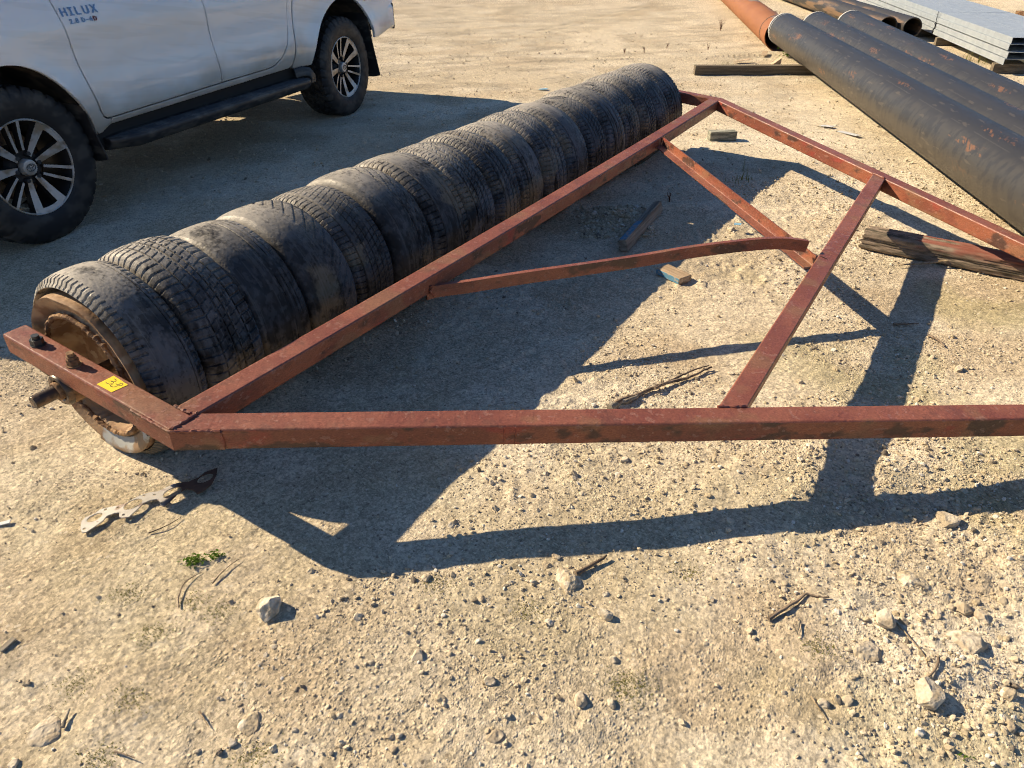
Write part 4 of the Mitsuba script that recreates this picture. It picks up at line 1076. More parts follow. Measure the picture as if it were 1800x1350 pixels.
def side_win(pts, near=True):
    b = -0.045 if near else -1.705; s_ = 1 if near else -1
    V = np.array([(x, b - s_ * 0.26 * max(0, z - 1.16) ** 1.1 + s_ * 0.004, z) for x, z in pts])
    return TM(np.vstack([V, V.mean(0)]), [[i, (i + 1) % len(V), len(V)] for i in range(len(V))])
for pts in ([(0.46, 1.22), (0.86, 1.64), (1.36, 1.68), (1.38, 1.24)], [(1.48, 1.24), (1.46, 1.68), (2.05, 1.66), (2.20, 1.27)]):
    for near in (True, False):
        tp(tn('window'), kmesh(side_win(pts, near)), 'tinted_glass', smooth=False)
ws = np.array([(0.155, -0.20, 1.205), (0.155, -1.55, 1.205), (0.765, -1.50, 1.676), (0.765, -0.25, 1.676)]) + [-0.004, 0, 0.005]
tp('windscreen', kmesh(TM(ws, [[0, 1, 2, 3]])), 'tinted_glass', smooth=False)
can = [(2.44, 1.17), (2.44, 1.80), (3.85, 1.82), (3.97, 1.78), (4.0, 1.17)]
tp('canopy', kmesh(prism(can, -1.70, -0.05)), 'dusty_white_paint', smooth=30)
tp('tailgate', kmesh(prism([(3.93, 0.76), (3.93, 1.17), (3.975, 1.17), (3.985, 0.95), (3.975, 0.76)], -1.70, -0.06)), 'dusty_white_paint', smooth=30)
tp('front_bumper', kmesh(sweep(rrect(0.12, 0.42, 0.05, 3), np.array([(-0.55, 0.0, 0.62), (-0.80, -0.04, 0.62), (-0.93, -0.22, 0.62), (-0.99, -0.6, 0.62), (-0.99, -1.15, 0.62), (-0.93, -1.53, 0.62), (-0.80, -1.71, 0.62), (-0.55, -1.75, 0.62)]))), 'dusty_white_paint', smooth=40)
# chrome lettering on the front door
def letter(text, x, z, h, mat, name, slant=0.0, squeeze=1.0, dep=0.004):
    m = meshkit.text_mesh(text, h, dep, bold=True)
    v = m.vertices.copy(); v[:, 0] *= squeeze
    v[:, 0] += v[:, 1] * slant
    V = np.stack([x + v[:, 0], v[:, 2] + NZ(z + v[:, 1]) + 0.002, z + v[:, 1]], 1)
    mm = outward(trimesh.Trimesh(V, m.faces, process=False))
    tp(tn(name), kmesh(mm), mat, smooth=False)
    return v[:, 0].max()
xx = 0.408
for ch in 'HILUX':
    wd = letter(ch, xx, 1.028, 0.036, 'badge_sky_chrome', 'badge_letter', 0.0, 1.22)
    xx += wd + 0.012
xx = 0.440
for ch, mt in (('2', 'badge_sky_chrome'), ('.', 'badge_sky_chrome'), ('8', 'badge_sky_chrome'), (' ', None), ('D', 'badge_sky_chrome'), ('-', 'badge_sky_chrome'), ('4', 'badge_sky_chrome'), ('D', 'red_badge')):
    if mt is None:
        xx += 0.012; continue
    wd = letter(ch, xx, 0.992, 0.021, mt, 'badge_letter', 0.0, 1.15)
    xx += wd + 0.005

# wheels
def wheel(x, far=False, rot=0.0, turn=0.0, seed=0):
    key = tn('wheel')
    n0 = 0.0
    H = 0.378
    def place(m, d=0.0):            # local (x along truck, y out, z up), centre of the wheel face
        m = m.copy()
        m.apply_transform(trimesh.transformations.rotation_matrix(turn, [0, 0, 1]))
        if far:
            m.vertices[:, 1] *= -1; m.invert(); m.apply_translation([x, -1.75, H])
        else:
            m.apply_translation([x, n0, H])
        return kmesh(m)
    def out(m):                    # lathe axis x -> y
        m = m.copy(); v = m.vertices.copy(); m.vertices = np.stack([v[:, 1], v[:, 0], v[:, 2]], 1); m.invert(); return m
    # tyre with block tread
    R = 0.390
    nth = 480 if not far else 120
    S = np.unique(np.r_[np.linspace(-1, 1, 29), [-0.62, -0.60, -0.22, -0.2, 0.2, 0.22, 0.6, 0.62]])
    w = 0.262
    th = np.arange(nth) * 2 * np.pi / nth
    xs_ = [0.002, 0.010, 0.018, 0.022, 0.021, 0.015, 0.006]; rs_ = [0.236, 0.246, 0.268, 0.300, 0.330, 0.355, 0.372]
    X = np.r_[xs_, -0.006 - (1 - S[::-1]) * (w - 0.03) / 2, [-w + 0.006, -w - 0.006, -w - 0.002]]
    RR = np.r_[rs_, R - 0.006 * np.abs(S[::-1]) ** 3, [0.372, 0.31, 0.24]]
    SS = np.r_[[2] * 5, [1.3, 1.12], S[::-1], [-1.2, -2, -2]]
    s, t = np.meshgrid(SS, th)
    lane = np.digitize(s, [-0.61, -0.21, 0.21, 0.61])
    ph = 34 * t / (2 * np.pi) + lane * 0.37 + s * 0.5
    g = ((ph % 1) < 0.24) & (np.abs(s) < 1.35)
    for c in (-0.61, -0.21, 0.21, 0.61):
        zz = c + 0.05 * np.sign(np.sin(34 * t))
        g |= np.abs(s - zz) < 0.055
    sip = ((ph * 4) % 1 < 0.12) & (np.abs(s) < 1)
    d = 0.009 * g + 0.002 * sip
    d += 0.0012 * ((np.abs(RR[None] - 0.318) < 0.004)) * (np.sin(t * 40) > 0)
    rad = RR[None] - d
    zz = np.maximum(rad * np.cos(t), -H - 0.004)
    V = np.stack([rad * np.sin(t), np.broadcast_to(X, rad.shape), zz], -1)
    m = TM(V.reshape(-1, 3), grid_faces(nth, len(SS), wrap_n=True))
    tp(f'{key}__tyre', place(m), 'truck_rubber', smooth=35)
    # barrel and lip
    lip = lathe([(-0.20, 0.215), (-0.05, 0.212), (-0.012, 0.226), (0.000, 0.229)], 72)
    tp(f'{key}__barrel', place(out(lip)), 'dark_alloy', smooth=40)
    lip2 = lathe([(-0.004, 0.2275), (0.003, 0.2285), (0.005, 0.233), (0.002, 0.238), (-0.006, 0.238)], 96)
    tp(f'{key}__rim', place(out(lip2)), 'machined_alloy', smooth=40)
    if far:
        dm = lathe([(-0.05, 0.0), (-0.05, 0.215)], 40)
        tp(f'{key}__hub', place(out(dm)), 'dark_alloy', smooth=False)
        return
    back = lathe([(-0.17, 0.05), (-0.165, 0.165), (-0.15, 0.17), (-0.15, 0.05)], 48)
    tp(f'{key}__brake_disc', place(out(back)), 'rusty_steel', smooth=30)
    dish = lathe([(-0.060, 0.0), (-0.050, 0.085), (-0.075, 0.10), (-0.19, 0.10)], 48)
    tp(f'{key}__hub', place(out(dish)), 'dark_alloy', smooth=30)
    # spokes: three wide pairs tied together at the rim, three narrow pairs between them
    def spoke(poly, depth, face):
        """poly in (x, z); the face lies on a shallow cone, hub lower than the rim"""
        pl = np.array(Polygon(poly).buffer(0).exterior.coords)[:-1]
        pl = resample(pl, 0.012)
        tri = Delaunay(pl).simplices
        P_ = Polygon(pl).buffer(1e-6)
        tri = tri[[P_.contains(Point(*pl[q].mean(0))) for q in tri]]
        r = np.linalg.norm(pl, axis=1)
        y = -0.034 + 0.036 * np.clip((r - 0.05) / 0.18, 0, 1) ** 1.5
        Vt = np.stack([pl[:, 0], y, pl[:, 1]], 1)
        a, b, c = Vt[tri[:, 0]], Vt[tri[:, 1]], Vt[tri[:, 2]]
        fl = np.cross(b - a, c - a)[:, 1] < 0
        tri[fl] = tri[fl][:, ::-1]
        k = len(pl); Vb = Vt.copy(); cen = pl.mean(0)
        Vb[:, 1] -= depth; Vb[:, [0, 2]] = cen + (Vb[:, [0, 2]] - cen) * 1.12
        i = np.arange(k); j = (i + 1) % k
        area = 0.5 * np.sum(pl[:, 0] * np.roll(pl[:, 1], -1) - np.roll(pl[:, 0], -1) * pl[:, 1])
        q = np.stack([i, j, k + j, k + i], 1)
        if area < 0: q = q[:, ::-1]
        return TM(Vt, tri), TM(np.vstack([Vt, Vb]), q[:, ::-1])
    def radial(a0, a1, r0, r1, w0, w1):
        d = np.array([r1 * math.cos(a1) - r0 * math.cos(a0), r1 * math.sin(a1) - r0 * math.sin(a0)]); d /= np.linalg.norm(d); nn_ = np.array([-d[1], d[0]])
        p0 = np.array([r0 * math.cos(a0), r0 * math.sin(a0)]); p1 = np.array([r1 * math.cos(a1), r1 * math.sin(a1)])
        return [p0 + nn_ * w0 / 2, p0 - nn_ * w0 / 2, p1 - nn_ * w1 / 2, p1 + nn_ * w1 / 2]
    for k in range(3):
        base = math.radians(35 + rot + 120 * k)
        for sg in (-1, 1):
            pol = radial(base + sg * math.radians(24), base + sg * math.radians(19.5), 0.058, 0.226, 0.026, 0.050)
            f_, s_ = spoke(pol, 0.035, True)
            sk = tn('spoke' + key)[:0] or f'spoke_{k * 4 + (sg + 1) // 2 + 1:03d}'
            tp(f'{key}__{sk}', place(f_), 'machined_alloy', smooth=False)
            tp(f'{key}__{sk.replace("spoke", "spoke_side")}', place(s_), 'dark_alloy', smooth=False)
        arc = [(r_ * math.cos(base + t_), r_ * math.sin(base + t_)) for r_, ts in ((0.2285, np.linspace(-0.32, 0.32, 14)), (0.206, np.linspace(0.32, -0.32, 14))) for t_ in ts]
        f_, s_ = spoke(arc, 0.02, True)
        tp(f'{key}__rim_arc{"" if k == 0 else f"_{k:03d}"}', place(cat(f_)), 'machined_alloy', smooth=False)
        b2 = base + math.radians(60)
        for sg in (-1, 1):
            pol = radial(b2 + sg * math.radians(13), b2 + sg * math.radians(8.5), 0.085, 0.230, 0.013, 0.017)
            f_, s_ = spoke(pol, 0.035, True)
            sk = f'spoke_{k * 4 + 2 + (sg + 1) // 2 + 1:03d}'
            tp(f'{key}__{sk}', place(f_), 'machined_alloy', smooth=False)
            tp(f'{key}__{sk.replace("spoke", "spoke_side")}', place(s_), 'dark_alloy', smooth=False)
    for k in range(6):
        a = math.radians(rot + 5 + 60 * k)
        nt = trimesh.creation.cylinder(0.0115, 0.022, sections=6); nt = vn = nt
        nt.apply_transform(trimesh.transformations.rotation_matrix(math.pi / 2, [1, 0, 0]))
        nt.apply_translation([0.068 * math.cos(a), -0.038, 0.068 * math.sin(a)])
        tp(f'{key}__wheel_nut{"" if k == 0 else f"_{k:03d}"}', place(nt), 'dark_bolt_steel', smooth=25)
    cap = lathe([(-0.050, 0.042), (-0.024, 0.041), (-0.016, 0.037), (-0.014, 0.031), (-0.012, 0.0)], 48)
    tp(f'{key}__hub_cap', place(out(cap)), 'machined_alloy', smooth=30)
    # three-oval emblem on the cap
    def oval(cx, cz, rx, rz, w_):
        t_ = np.linspace(0, 2 * math.pi, 40, endpoint=False)
        P_ = np.stack([cx + rx * np.cos(t_), np.full(40, -0.0122), cz + rz * np.sin(t_)], 1)
        P_ = np.vstack([P_, P_[:1]])
        return sweep(disc_section(w_, 6), P_, up=(0, 1, 0), caps=False)
    em = cat(oval(0, 0, 0.025, 0.0175, 0.0018), oval(0, 0.0055, 0.0175, 0.0060, 0.0014), oval(0, -0.001, 0.0070, 0.0160, 0.0014))
    tp(f'{key}__emblem', place(em), 'dark_bolt_steel', smooth=40)
wheel(0.0, rot=2.0)
wheel(3.085, rot=10.0)
wheel(0.0, far=True); wheel(3.085, far=True)

# ------------------------------------------------------------------ pipes, bearers, steel stack
def pipe(key, x, y, h, r, L, mat, label, group=None, ring=True, wall=0.010):
    th = np.linspace(0, 2 * np.pi, 72, endpoint=False)
    prof = [(0.0, r - wall), (0.0, r - 0.002), (0.003, r)] + [(a, r) for a in np.linspace(0.02, L, 60)] + [(L, r - wall), (0.0, r - wall)]
    prof = np.array(prof)
    V = np.stack([np.repeat(prof[:, 0], 72), np.outer(prof[:, 1], np.sin(th)).ravel(), np.outer(prof[:, 1], np.cos(th)).ravel()], 1)
    m = TM(V, grid_faces(len(prof), 72, wrap_m=True))
    d = np.array([math.cos(h[0]), math.sin(h[0]), 0]); s = np.array([-d[1], d[0], 0])
    o_ = np.array([x, y, h[1]])
    tag(key, label, 'pipe', group)
    put(f'{key}__wall', basis(m, o_, d, s, np.array([0, 0, 1.0])), mat, smooth=35)
    def band(a0, a1, rr, mt, nm):
        b = np.array([(a0, rr - 0.004), (a0, rr), (a1, rr), (a1, rr - 0.004)])
        Vb = np.stack([np.repeat(b[:, 0], 72), np.outer(b[:, 1], np.sin(th)).ravel(), np.outer(b[:, 1], np.cos(th)).ravel()], 1)
        put(f'{key}__{nm}', basis(TM(Vb, grid_faces(4, 72, wrap_m=True)), o_, d, s, np.array([0, 0, 1.0])), mt, smooth=30)
    if ring:
        band(0.004, 0.040, r + 0.0015, 'white_end_paint', 'end_ring')
        band(0.100, 0.110, r + 0.0012, 'white_end_paint' if ring == 2 else 'black_band', 'end_line')
    return band
PR, PZ = 0.1761, 0.2711
PIPES = [(3.3661, 9.6689, -1.6924), (3.8065, 9.7884, -1.7170), (4.2853, 9.9140, -1.7400)]
PL = ['long black steel pipe nearest the red frame with rust scars', 'middle black steel pipe between its two neighbours', 'black steel pipe on the outer side next to the galvanised stack']
for i, (x, y, h) in enumerate(PIPES):
    scene[f'black_pipe_coating_{i}'] = pipe_mat(x, y, h, PZ, 3.0 + 5 * i)
    pipe(numbered('steel_pipe'), x, y, (h, PZ), PR, 8.6, f'black_pipe_coating_{i}', PL[i], ring=2 if i == 0 else 1)
bnd = pipe('brown_pipe', 3.385, 9.806, (1.4166, 0.181), 0.181, 9.0, 'rust_brown_pipe_wall', 'rusty brown steel pipe lying in line beyond the black pipes', ring=False)
bnd(0.42, 0.45, 0.1825, 'black_band', 'black_ring')
for i, (x, y, lab) in enumerate(((5.44, 10.62, 'open black pipe end nearest the galvanised stack'), (5.17, 10.76, 'rust-streaked dark pipe behind the three black pipes'))):
    pipe(numbered('thin_pipe'), x, y, (1.50, 0.16), 0.125, 8.0, 'dark_scaffold_steel', lab, ring=False, wall=0.012)
bm_ = lambda L, w_, h_, r=0.006: rbox(L, w_, h_, r)
def beam(key, a, b, w_, h_, z, mat, label, cat_, noise_amp=0.003):
    a, b = np.array(a, float), np.array(b, float)
    L = np.linalg.norm(b - a); d = (b - a) / L
    m = sweep(rrect(w_, h_, min(w_, h_) * 0.08, 2), np.stack([np.linspace(-L / 2, L / 2, 24), np.zeros(24), np.zeros(24)], 1))
    m = vnoise(m, noise_amp, 14, 3)
    c = (a + b) / 2
    m = basis(m, np.array([c[0], c[1], z]), np.array([d[0], d[1], 0]), np.array([-d[1], d[0], 0]), np.array([0, 0, 1.0]))
    return put(key, m, mat, smooth=30, label=label, category=cat_)
beam('timber_bearer', (2.005, 8.29), (4.75, 8.16), 0.10, 0.096, 0.043, 'grey_timber', 'grey weathered timber beam lying under the far ends of the black pipes', 'timber')
beam('timber_bearer_001', (2.9, 3.4), (4.7, 3.3), 0.10, 0.096, 0.043, 'grey_timber', 'grey timber bearer under the near ends of the black pipes', 'timber')
wdg = trimesh.convex.convex_hull(np.array([(0, 0, 0), (0.16, 0, 0), (0.16, 0.12, 0), (0, 0.12, 0), (0.16, 0, 0.13), (0.16, 0.12, 0.13)]))
put('timber_wedge', basis(wdg, np.array([2.83, 8.48, 0]), np.array([0.97, -0.2, 0]), np.array([0.2, 0.97, 0]), np.array([0, 0, 1.0])), 'raw_timber', smooth=False, label='small triangular timber wedge behind the grey beam', category='wedge')
# galvanised channels, stacked webs up, in two bundles end to end
PD = np.array([0.19, 0.982, 0]); PD /= np.linalg.norm(PD); PS = np.array([PD[1], -PD[0], 0])
PO = np.array([5.235, 8.13, 0])
def purlin(width, hgt, L, t=0.004, seg=2):
    o_ = [(0, 0), (0, hgt), (width, hgt), (width, 0), (width - t, 0), (width - t, hgt - t), (t, hgt - t), (t, 0)]
    return extrude(Polygon(o_), L)
rgp = random.Random(9)
for pk, (s0, L, nm) in enumerate(((0.0, 2.46, 'near'), (2.485, 9.5, 'far'))):
    for lay in range(4):
        for colm in range(3):
            m = purlin(0.285, 0.060, L)
            dx = rgp.uniform(-0.012, 0.012) + (0.05 if lay < 2 else 0)
            o_ = PO + PD * (s0 + rgp.uniform(0, 0.02) - (0.03 if lay < 2 and pk == 0 else 0)) + PS * (colm * 0.290 + (0.012 if lay % 2 else 0) + (0.0 if lay > 1 else -0.012)) + np.array([0, 0, [0.092, 0.158, 0.229, 0.2915][lay]])
            m = basis(m, o_, PS, np.array([0, 0, 1.0]), PD)
            lev = ['bottom', 'second', 'third', 'top'][lay]
            put(numbered('steel_channel'), m, 'galvanised_steel', smooth=False, label=f'galvanised steel channel, {["left", "middle", "right"][colm]} one of the {lev} layer in the {nm} bundle', category='steel channel', group=f'galvanised channels of the {nm} bundle')
for k, s in enumerate((0.10, 2.1, 3.0, 6.5)):
    a = PO + PD * s - PS * 0.06; b = PO + PD * s + PS * 0.95
    beam(numbered('stack_bearer'), a[:2], b[:2], 0.08, 0.095, 0.045, 'grey_timber', ['timber bearer under the open end of the galvanised stack', 'timber bearer under the middle of the galvanised stack', 'timber bearer just beyond the joint in the galvanised stack', 'timber bearer under the far end of the galvanised stack'][k], 'timber')
wire = []
zig = [(2.43, 0.36), (2.435, 0.27), (2.41, 0.235), (2.46, 0.215), (2.42, 0.20), (2.40, 0.165), (2.46, 0.150), (2.42, 0.125), (2.47, 0.100)]
put('tie_wire', tube([PO + PD * s - PS * 0.018 + np.array([0, 0, z]) for s, z in zig], 0.0035, 6), 'dark_bolt_steel', smooth=True, label='loose tie wire hanging down the side of the galvanised stack', category='wire')
# rust-coloured bars beyond the stack
for k, (x, y) in enumerate(((7.55, 12.0), (7.80, 12.0), (8.1, 12.2))):
    d = np.array([0.42, -0.9]); d /= np.linalg.norm(d)
    beam(numbered('rusty_bar'), np.array([x, y]) - d * 0.3, np.array([x, y]) + d * 4.5, 0.09, 0.09, 0.06 + 0.03 * k, 'rusty_steel', ['rusty steel bar closest to the galvanised stack', 'second rusty steel bar beyond the galvanised stack', 'outermost rusty steel bar beyond the galvanised stack'][k], 'steel bar', 0.002)

# ------------------------------------------------------------------ timber and litter on the ground
def log_mesh():
    L, n, k = 1.35, 150, 72
    xs_ = np.linspace(0, L, n); th = np.arange(k) * 2 * np.pi / k
    a, t = np.meshgrid(xs_, th, indexing='ij')
    sq = 1 / np.maximum(np.abs(np.cos(t)), np.abs(np.sin(t)))
    R_ = 0.050 * np.minimum(sq, 1.22)
    R_ = R_ * (1.0 + 0.18 * (meshkit.fbm(np.stack([a * 3, np.cos(t), np.sin(t)], -1), 3, 4) - 0.5))
    crack = meshkit.fbm(np.stack([a * 3.0, np.cos(t) * 11, np.sin(t) * 11], -1), 3, 14)
    R_ -= 0.005 * np.clip((crack - 0.56) * 8, 0, 1)
    y = 0.062 / 0.05 * R_ * np.cos(t); z = R_ * np.sin(t)
    a = a + np.where(a < 0.05, 0.035 * (meshkit.noise(np.stack([np.cos(t) * 4, np.sin(t) * 4, 0 * t], -1), 3) - 0.5), 0)
    V = np.stack([a, y, z], -1)
    m = TM(V.reshape(-1, 3), grid_faces(n, k, wrap_m=True))
    c0 = np.vstack([V[0], [[V[0][:, 0].mean() + 0.004, 0, 0]]]); c1_ = np.vstack([V[-1], V[-1].mean(0)])
    f0 = [[(i + 1) % k, i, k] for i in range(k)]
    m = cat(m, TM(c0, f0), TM(c1_, [q[::-1] for q in f0])); m.merge_vertices(digits_vertex=6)
    return outward(m)
put('old_log', basis(log_mesh(), np.array([1.805, 3.445, 0.050]), np.array([LOGD[0], LOGD[1], 0]), np.array([-LOGD[1], LOGD[0], 0]), np.array([0, 0, 1.0])), 'weathered_log_wood', smooth=50,
    label='cracked old wooden log with faded red paint by the far drawbar leg', category='log')
spl = sweep(rrect(0.016, 0.008, 0.002, 1), np.array([(1.86, 3.17, 0.012), (1.98, 3.17, 0.020), (2.09, 3.165, 0.034)]), scale=[0.3, 1, 0.8])
put('wood_splinter', spl, 'pale_twig', smooth=40, label='pale wooden splinter broken off beside the old log', category='splinter')
def block(key, o_, ang, L, w_, h_, mats, label, cat_, tilt=0.0, roll=0.0):
    """a sawn block; mats: (body, painted side or None)"""
    d = np.array([math.cos(ang), math.sin(ang), 0]); s = np.array([-d[1], d[0], 0]); u = np.array([0, 0, 1.0])
    d2 = d * math.cos(tilt) + u * math.sin(tilt); u2 = u * math.cos(tilt) - d * math.sin(tilt)
    s2 = s * math.cos(roll) + u2 * math.sin(roll); u3 = u2 * math.cos(roll) - s * math.sin(roll)
    m = vnoise(rbox(L, w_, h_, 0.003).subdivide().subdivide(), 0.0012, 40, 5)
    o_ = np.array(o_)
    if mats[1]:
        tag(key, label, cat_)
        put(f'{key}__wood', basis(m, o_, d2, s2, u3), mats[0], smooth=30)
        p = rbox(L - 0.008, 0.002, h_ - 0.006, 0.0008)
        if mats[2] == 'side': p.apply_translation([0, -w_ / 2 - 0.0008, 0])
        else: p = rbox(L * 0.45, w_ - 0.008, 0.002, 0.0008); p.apply_translation([-L * 0.26, 0, h_ / 2 + 0.0008])
        put(f'{key}__paint', basis(p, o_, d2, s2, u3), mats[1], smooth=30)
    else:
        put(key, basis(m, o_, d2, s2, u3), mats[0], smooth=30, label=label, category=cat_)
block('timber_block', (1.613, 5.545, 0.034), 0.06, 0.205, 0.075, 0.072, ('greenish_timber', None), 'short green-grey timber block standing alone beyond the red frame', 'timber block')
block('blue_timber', (0.705, 3.665, 0.040), 1.108, 0.62, 0.045, 0.060, ('old_timber', 'blue_paint', 'top'), 'blue painted timber half buried in loose stones under the frame', 'timber', tilt=0.02, roll=-0.25)
block('timber_offcut', (0.765, 3.080, 0.016), -0.98, 0.155, 0.080, 0.032, ('raw_timber', 'blue_paint', 'side'), 'small sawn timber offcut with a bright blue side', 'timber offcut')
# gasket plate
GO = [(-1.189, 1.426), (-1.202, 1.444), (-1.212, 1.471), (-1.209, 1.486), (-1.19, 1.501), (-1.183, 1.516), (-1.162, 1.524), (-1.133, 1.531), (-1.118, 1.535), (-1.105, 1.555), (-1.094, 1.567), (-1.075, 1.583), (-1.048, 1.591), (-1.028, 1.611), (-1.016, 1.624), (-0.996, 1.632), (-0.972, 1.636), (-0.952, 1.653), (-0.939, 1.679), (-0.91, 1.697), (-0.902, 1.665), (-0.901, 1.622), (-0.914, 1.593), (-0.929, 1.581), (-0.946, 1.598), (-0.972, 1.606), (-0.986, 1.59), (-0.998, 1.549), (-1.006, 1.529), (-1.017, 1.534), (-1.022, 1.546), (-1.039, 1.56), (-1.055, 1.554), (-1.07, 1.538), (-1.073, 1.519), (-1.085, 1.484), (-1.101, 1.479), (-1.112, 1.484), (-1.12, 1.502), (-1.135, 1.5), (-1.151, 1.489), (-1.153, 1.47), (-1.167, 1.444), (-1.178, 1.428)]
gp_ = Polygon(GO).buffer(0.004).buffer(-0.003)
for (x, y), r in zip([(-1.183, 1.484), (-1.096, 1.534), (-1.005, 1.588), (-0.930, 1.650)], (0.017, 0.021, 0.022, 0.020)):
    gp_ = gp_.difference(affinity.rotate(affinity.scale(Point(x, y).buffer(r), 0.9, 1.25), -40))
for x, y in [(-1.19, 1.439), (-1.104, 1.491), (-1.167, 1.516), (-1.134, 1.521), (-1.08, 1.571), (-1.053, 1.576), (-1.018, 1.543)]:
    gp_ = gp_.difference(Point(x, y).buffer(0.0042))
gp_ = max(getattr(gp_, 'geoms', [gp_]), key=lambda g: g.area)
gm = extrude(gp_, 0.0030)
gm = gm.subdivide_to_size(0.03) if hasattr(gm, 'subdivide_to_size') else gm
gm.vertices[:, 2] += ground_h(gm.vertices[:, 0] * 0.98, gm.vertices[:, 1]) * 0.5 + 0.010 + 0.003 * np.sin((gm.vertices[:, 0] + 1.2) * 14) ** 2
put('gasket_plate', gm, 'gasket_steel', smooth=20, label='thin grey metal gasket plate with round holes lying in the sand', category='gasket')
# twigs and chips
def twig(key, pts, r, mat, label, lift=0.004, seed=0, cat_='twig', taper=True):
    p = np.array(pts, float); l = np.r_[0, np.cumsum(np.linalg.norm(np.diff(p, axis=0), axis=1))]
    q = np.linspace(0, l[-1], max(8, int(l[-1] / 0.012)))
    c = np.stack([PchipInterpolator(l, p[:, k])(q) for k in range(2)], 1)
    rg_ = np.random.default_rng(seed)
    c += rg_.normal(0, r * 0.18, c.shape)
    z = np.array([gh(*a) for a in c]); z = np.convolve(np.pad(z, 2, 'edge'), np.ones(5) / 5, 'valid')
    P_ = np.column_stack([c, z + lift + r * 0.7 + 0.003 * np.sin(q * 30 + seed)])
    sc = (1 - 0.6 * q / l[-1]) * (0.93 + 0.14 * rg_.random(len(q)))
    put(numbered(key), tube(P_, r, 7, scale=sc), mat, smooth=50, label=label, category=cat_)
twig('dry_stick', [(0.355, 2.023), (0.421, 2.074), (0.511, 2.127), (0.63, 2.19), (0.747, 2.258)], 0.009, 'dead_twig_bark', 'long forked dry stick lying inside the triangle of the frame', 0.006, 1, 'stick')
twig('dry_stick', [(0.508, 2.109), (0.60, 2.185), (0.738, 2.268)], 0.006, 'dead_twig_bark', 'thin upper fork of the dry stick inside the frame', 0.014, 2, 'stick')
twig('dry_stick', [(0.330, 2.010), (0.40, 2.045), (0.440, 2.075)], 0.014, 'old_timber', 'thick split end of the dry stick just behind the front beam', 0.004, 3, 'stick')
twig('bark_chip', [(0.160, 1.268), (0.208, 1.3), (0.248, 1.326)], 0.0075, 'dead_twig_bark', 'dark curled bark chip next to the broad pale rock', 0.006, 4, 'bark')
twig('twig', [(0.611, 1.121), (0.697, 1.171), (0.732, 1.193), (0.743, 1.184), (0.778, 1.179)], 0.0055, 'dead_twig_bark', 'crooked reddish twig in the right foreground')
twig('twig', [(0.909, 1.114), (0.922, 1.053), (0.929, 1.015), (0.923, 0.982)], 0.0022, 'pale_twig', 'thin pale stem curving down from the rounded cream boulder')
twig('twig', [(0.954, 1.0), (0.933, 0.971), (0.896, 0.947), (0.862, 0.933)], 0.0035, 'dead_twig_bark', 'dark curved twig above the big two-toned rock')
twig('twig', [(0.642, 0.919), (0.648, 0.886), (0.653, 0.86)], 0.0022, 'pale_twig', 'short pale stalk at the bottom right of centre')
twig('twig', [(-0.826, 1.172), (-0.84, 1.235), (-0.81, 1.282)], 0.0022, 'dead_twig_bark', 'bent thin stem below the green weed')
twig('twig', [(-0.767, 1.243), (-0.751, 1.281), (-0.724, 1.325)], 0.0020, 'dead_twig_bark', 'straight thin stem right of the green weed')
twig('twig', [(-1.008, 1.427), (-0.974, 1.449), (-0.942, 1.491)], 0.0020, 'dead_twig_bark', 'fine dry stem just below the gasket plate')
twig('twig', [(-0.679, 0.899), (-0.645, 0.864)], 0.0024, 'pale_twig', 'short pale stalk beside the flat rock at the bottom left')
twig('twig', [(-0.818, 0.81), (-0.768, 0.795)], 0.0022, 'dead_twig_bark', 'tiny dark twig at the bottom edge on the left')
twig('twig', [(-0.949, 0.861), (-0.951, 0.876), (-0.952, 0.902)], 0.0045, 'old_timber', 'grey split stick on the pink-white rock')
twig('twig', [(0.683, 1.112), (0.663, 1.072)], 0.0028, 'old_timber', 'stubby grey stick under the crooked reddish twig')
twig('twig', [(1.585, 2.60), (1.64, 2.595), (1.69, 2.60)], 0.006, 'dead_twig_bark', 'dark stick in the mossy patch near the right edge')
twig('twig', [(1.68, 2.50), (1.695, 2.45), (1.70, 2.41)], 0.006, 'dead_twig_bark', 'dark chip below the stick near the right edge')
def sliver(key, pts, w_, z, mat, label, cat_):
    a, b = np.array(pts[0]), np.array(pts[1])
    L = np.linalg.norm(b - a); d = (b - a) / L
    m = vnoise(rbox(L, w_, 0.003, 0.001).subdivide(), 0.0012, 60, 3)
    put(key, basis(m, np.array([*(a + b) / 2, gh(*(a + b) / 2) + z]), np.array([*d, 0.08]), np.array([-d[1], d[0], 0]), np.array([0, 0, 1.0])), mat, smooth=30, label=label, category=cat_)
sliver('plastic_scrap', [(-1.46, 1.468), (-1.421, 1.480)], 0.016, 0.006, 'pale_plastic', 'white plastic scrap at the left edge', 'scrap')
sliver('plastic_scrap_001', [(2.514, 5.944), (2.585, 5.86)], 0.05, 0.012, 'pale_plastic', 'darker grey plastic strip lying between the far leg and the pipes', 'scrap')
sliver('plastic_scrap_002', [(2.60, 5.78), (2.66, 5.56)], 0.05, 0.010, 'pale_plastic', 'pale plastic strip lying between the far leg and the pipes', 'scrap')
sliver('plastic_scrap_003', [(1.20, 3.66), (1.235, 3.645)], 0.030, 0.045, 'blue_plastic', 'light blue plastic scrap on the limestone lump inside the frame', 'scrap')
sliver('plastic_scrap_004', [(0.30, 7.52), (0.38, 7.50)], 0.06, 0.012, 'blue_plastic', 'blue plastic scrap in the yard behind the tyres', 'scrap')
sliver('bark_flake', [(-1.195, 1.052), (-1.180, 1.086)], 0.016, 0.006, 'old_timber', 'grey bark flake at the left edge of the foreground', 'bark')
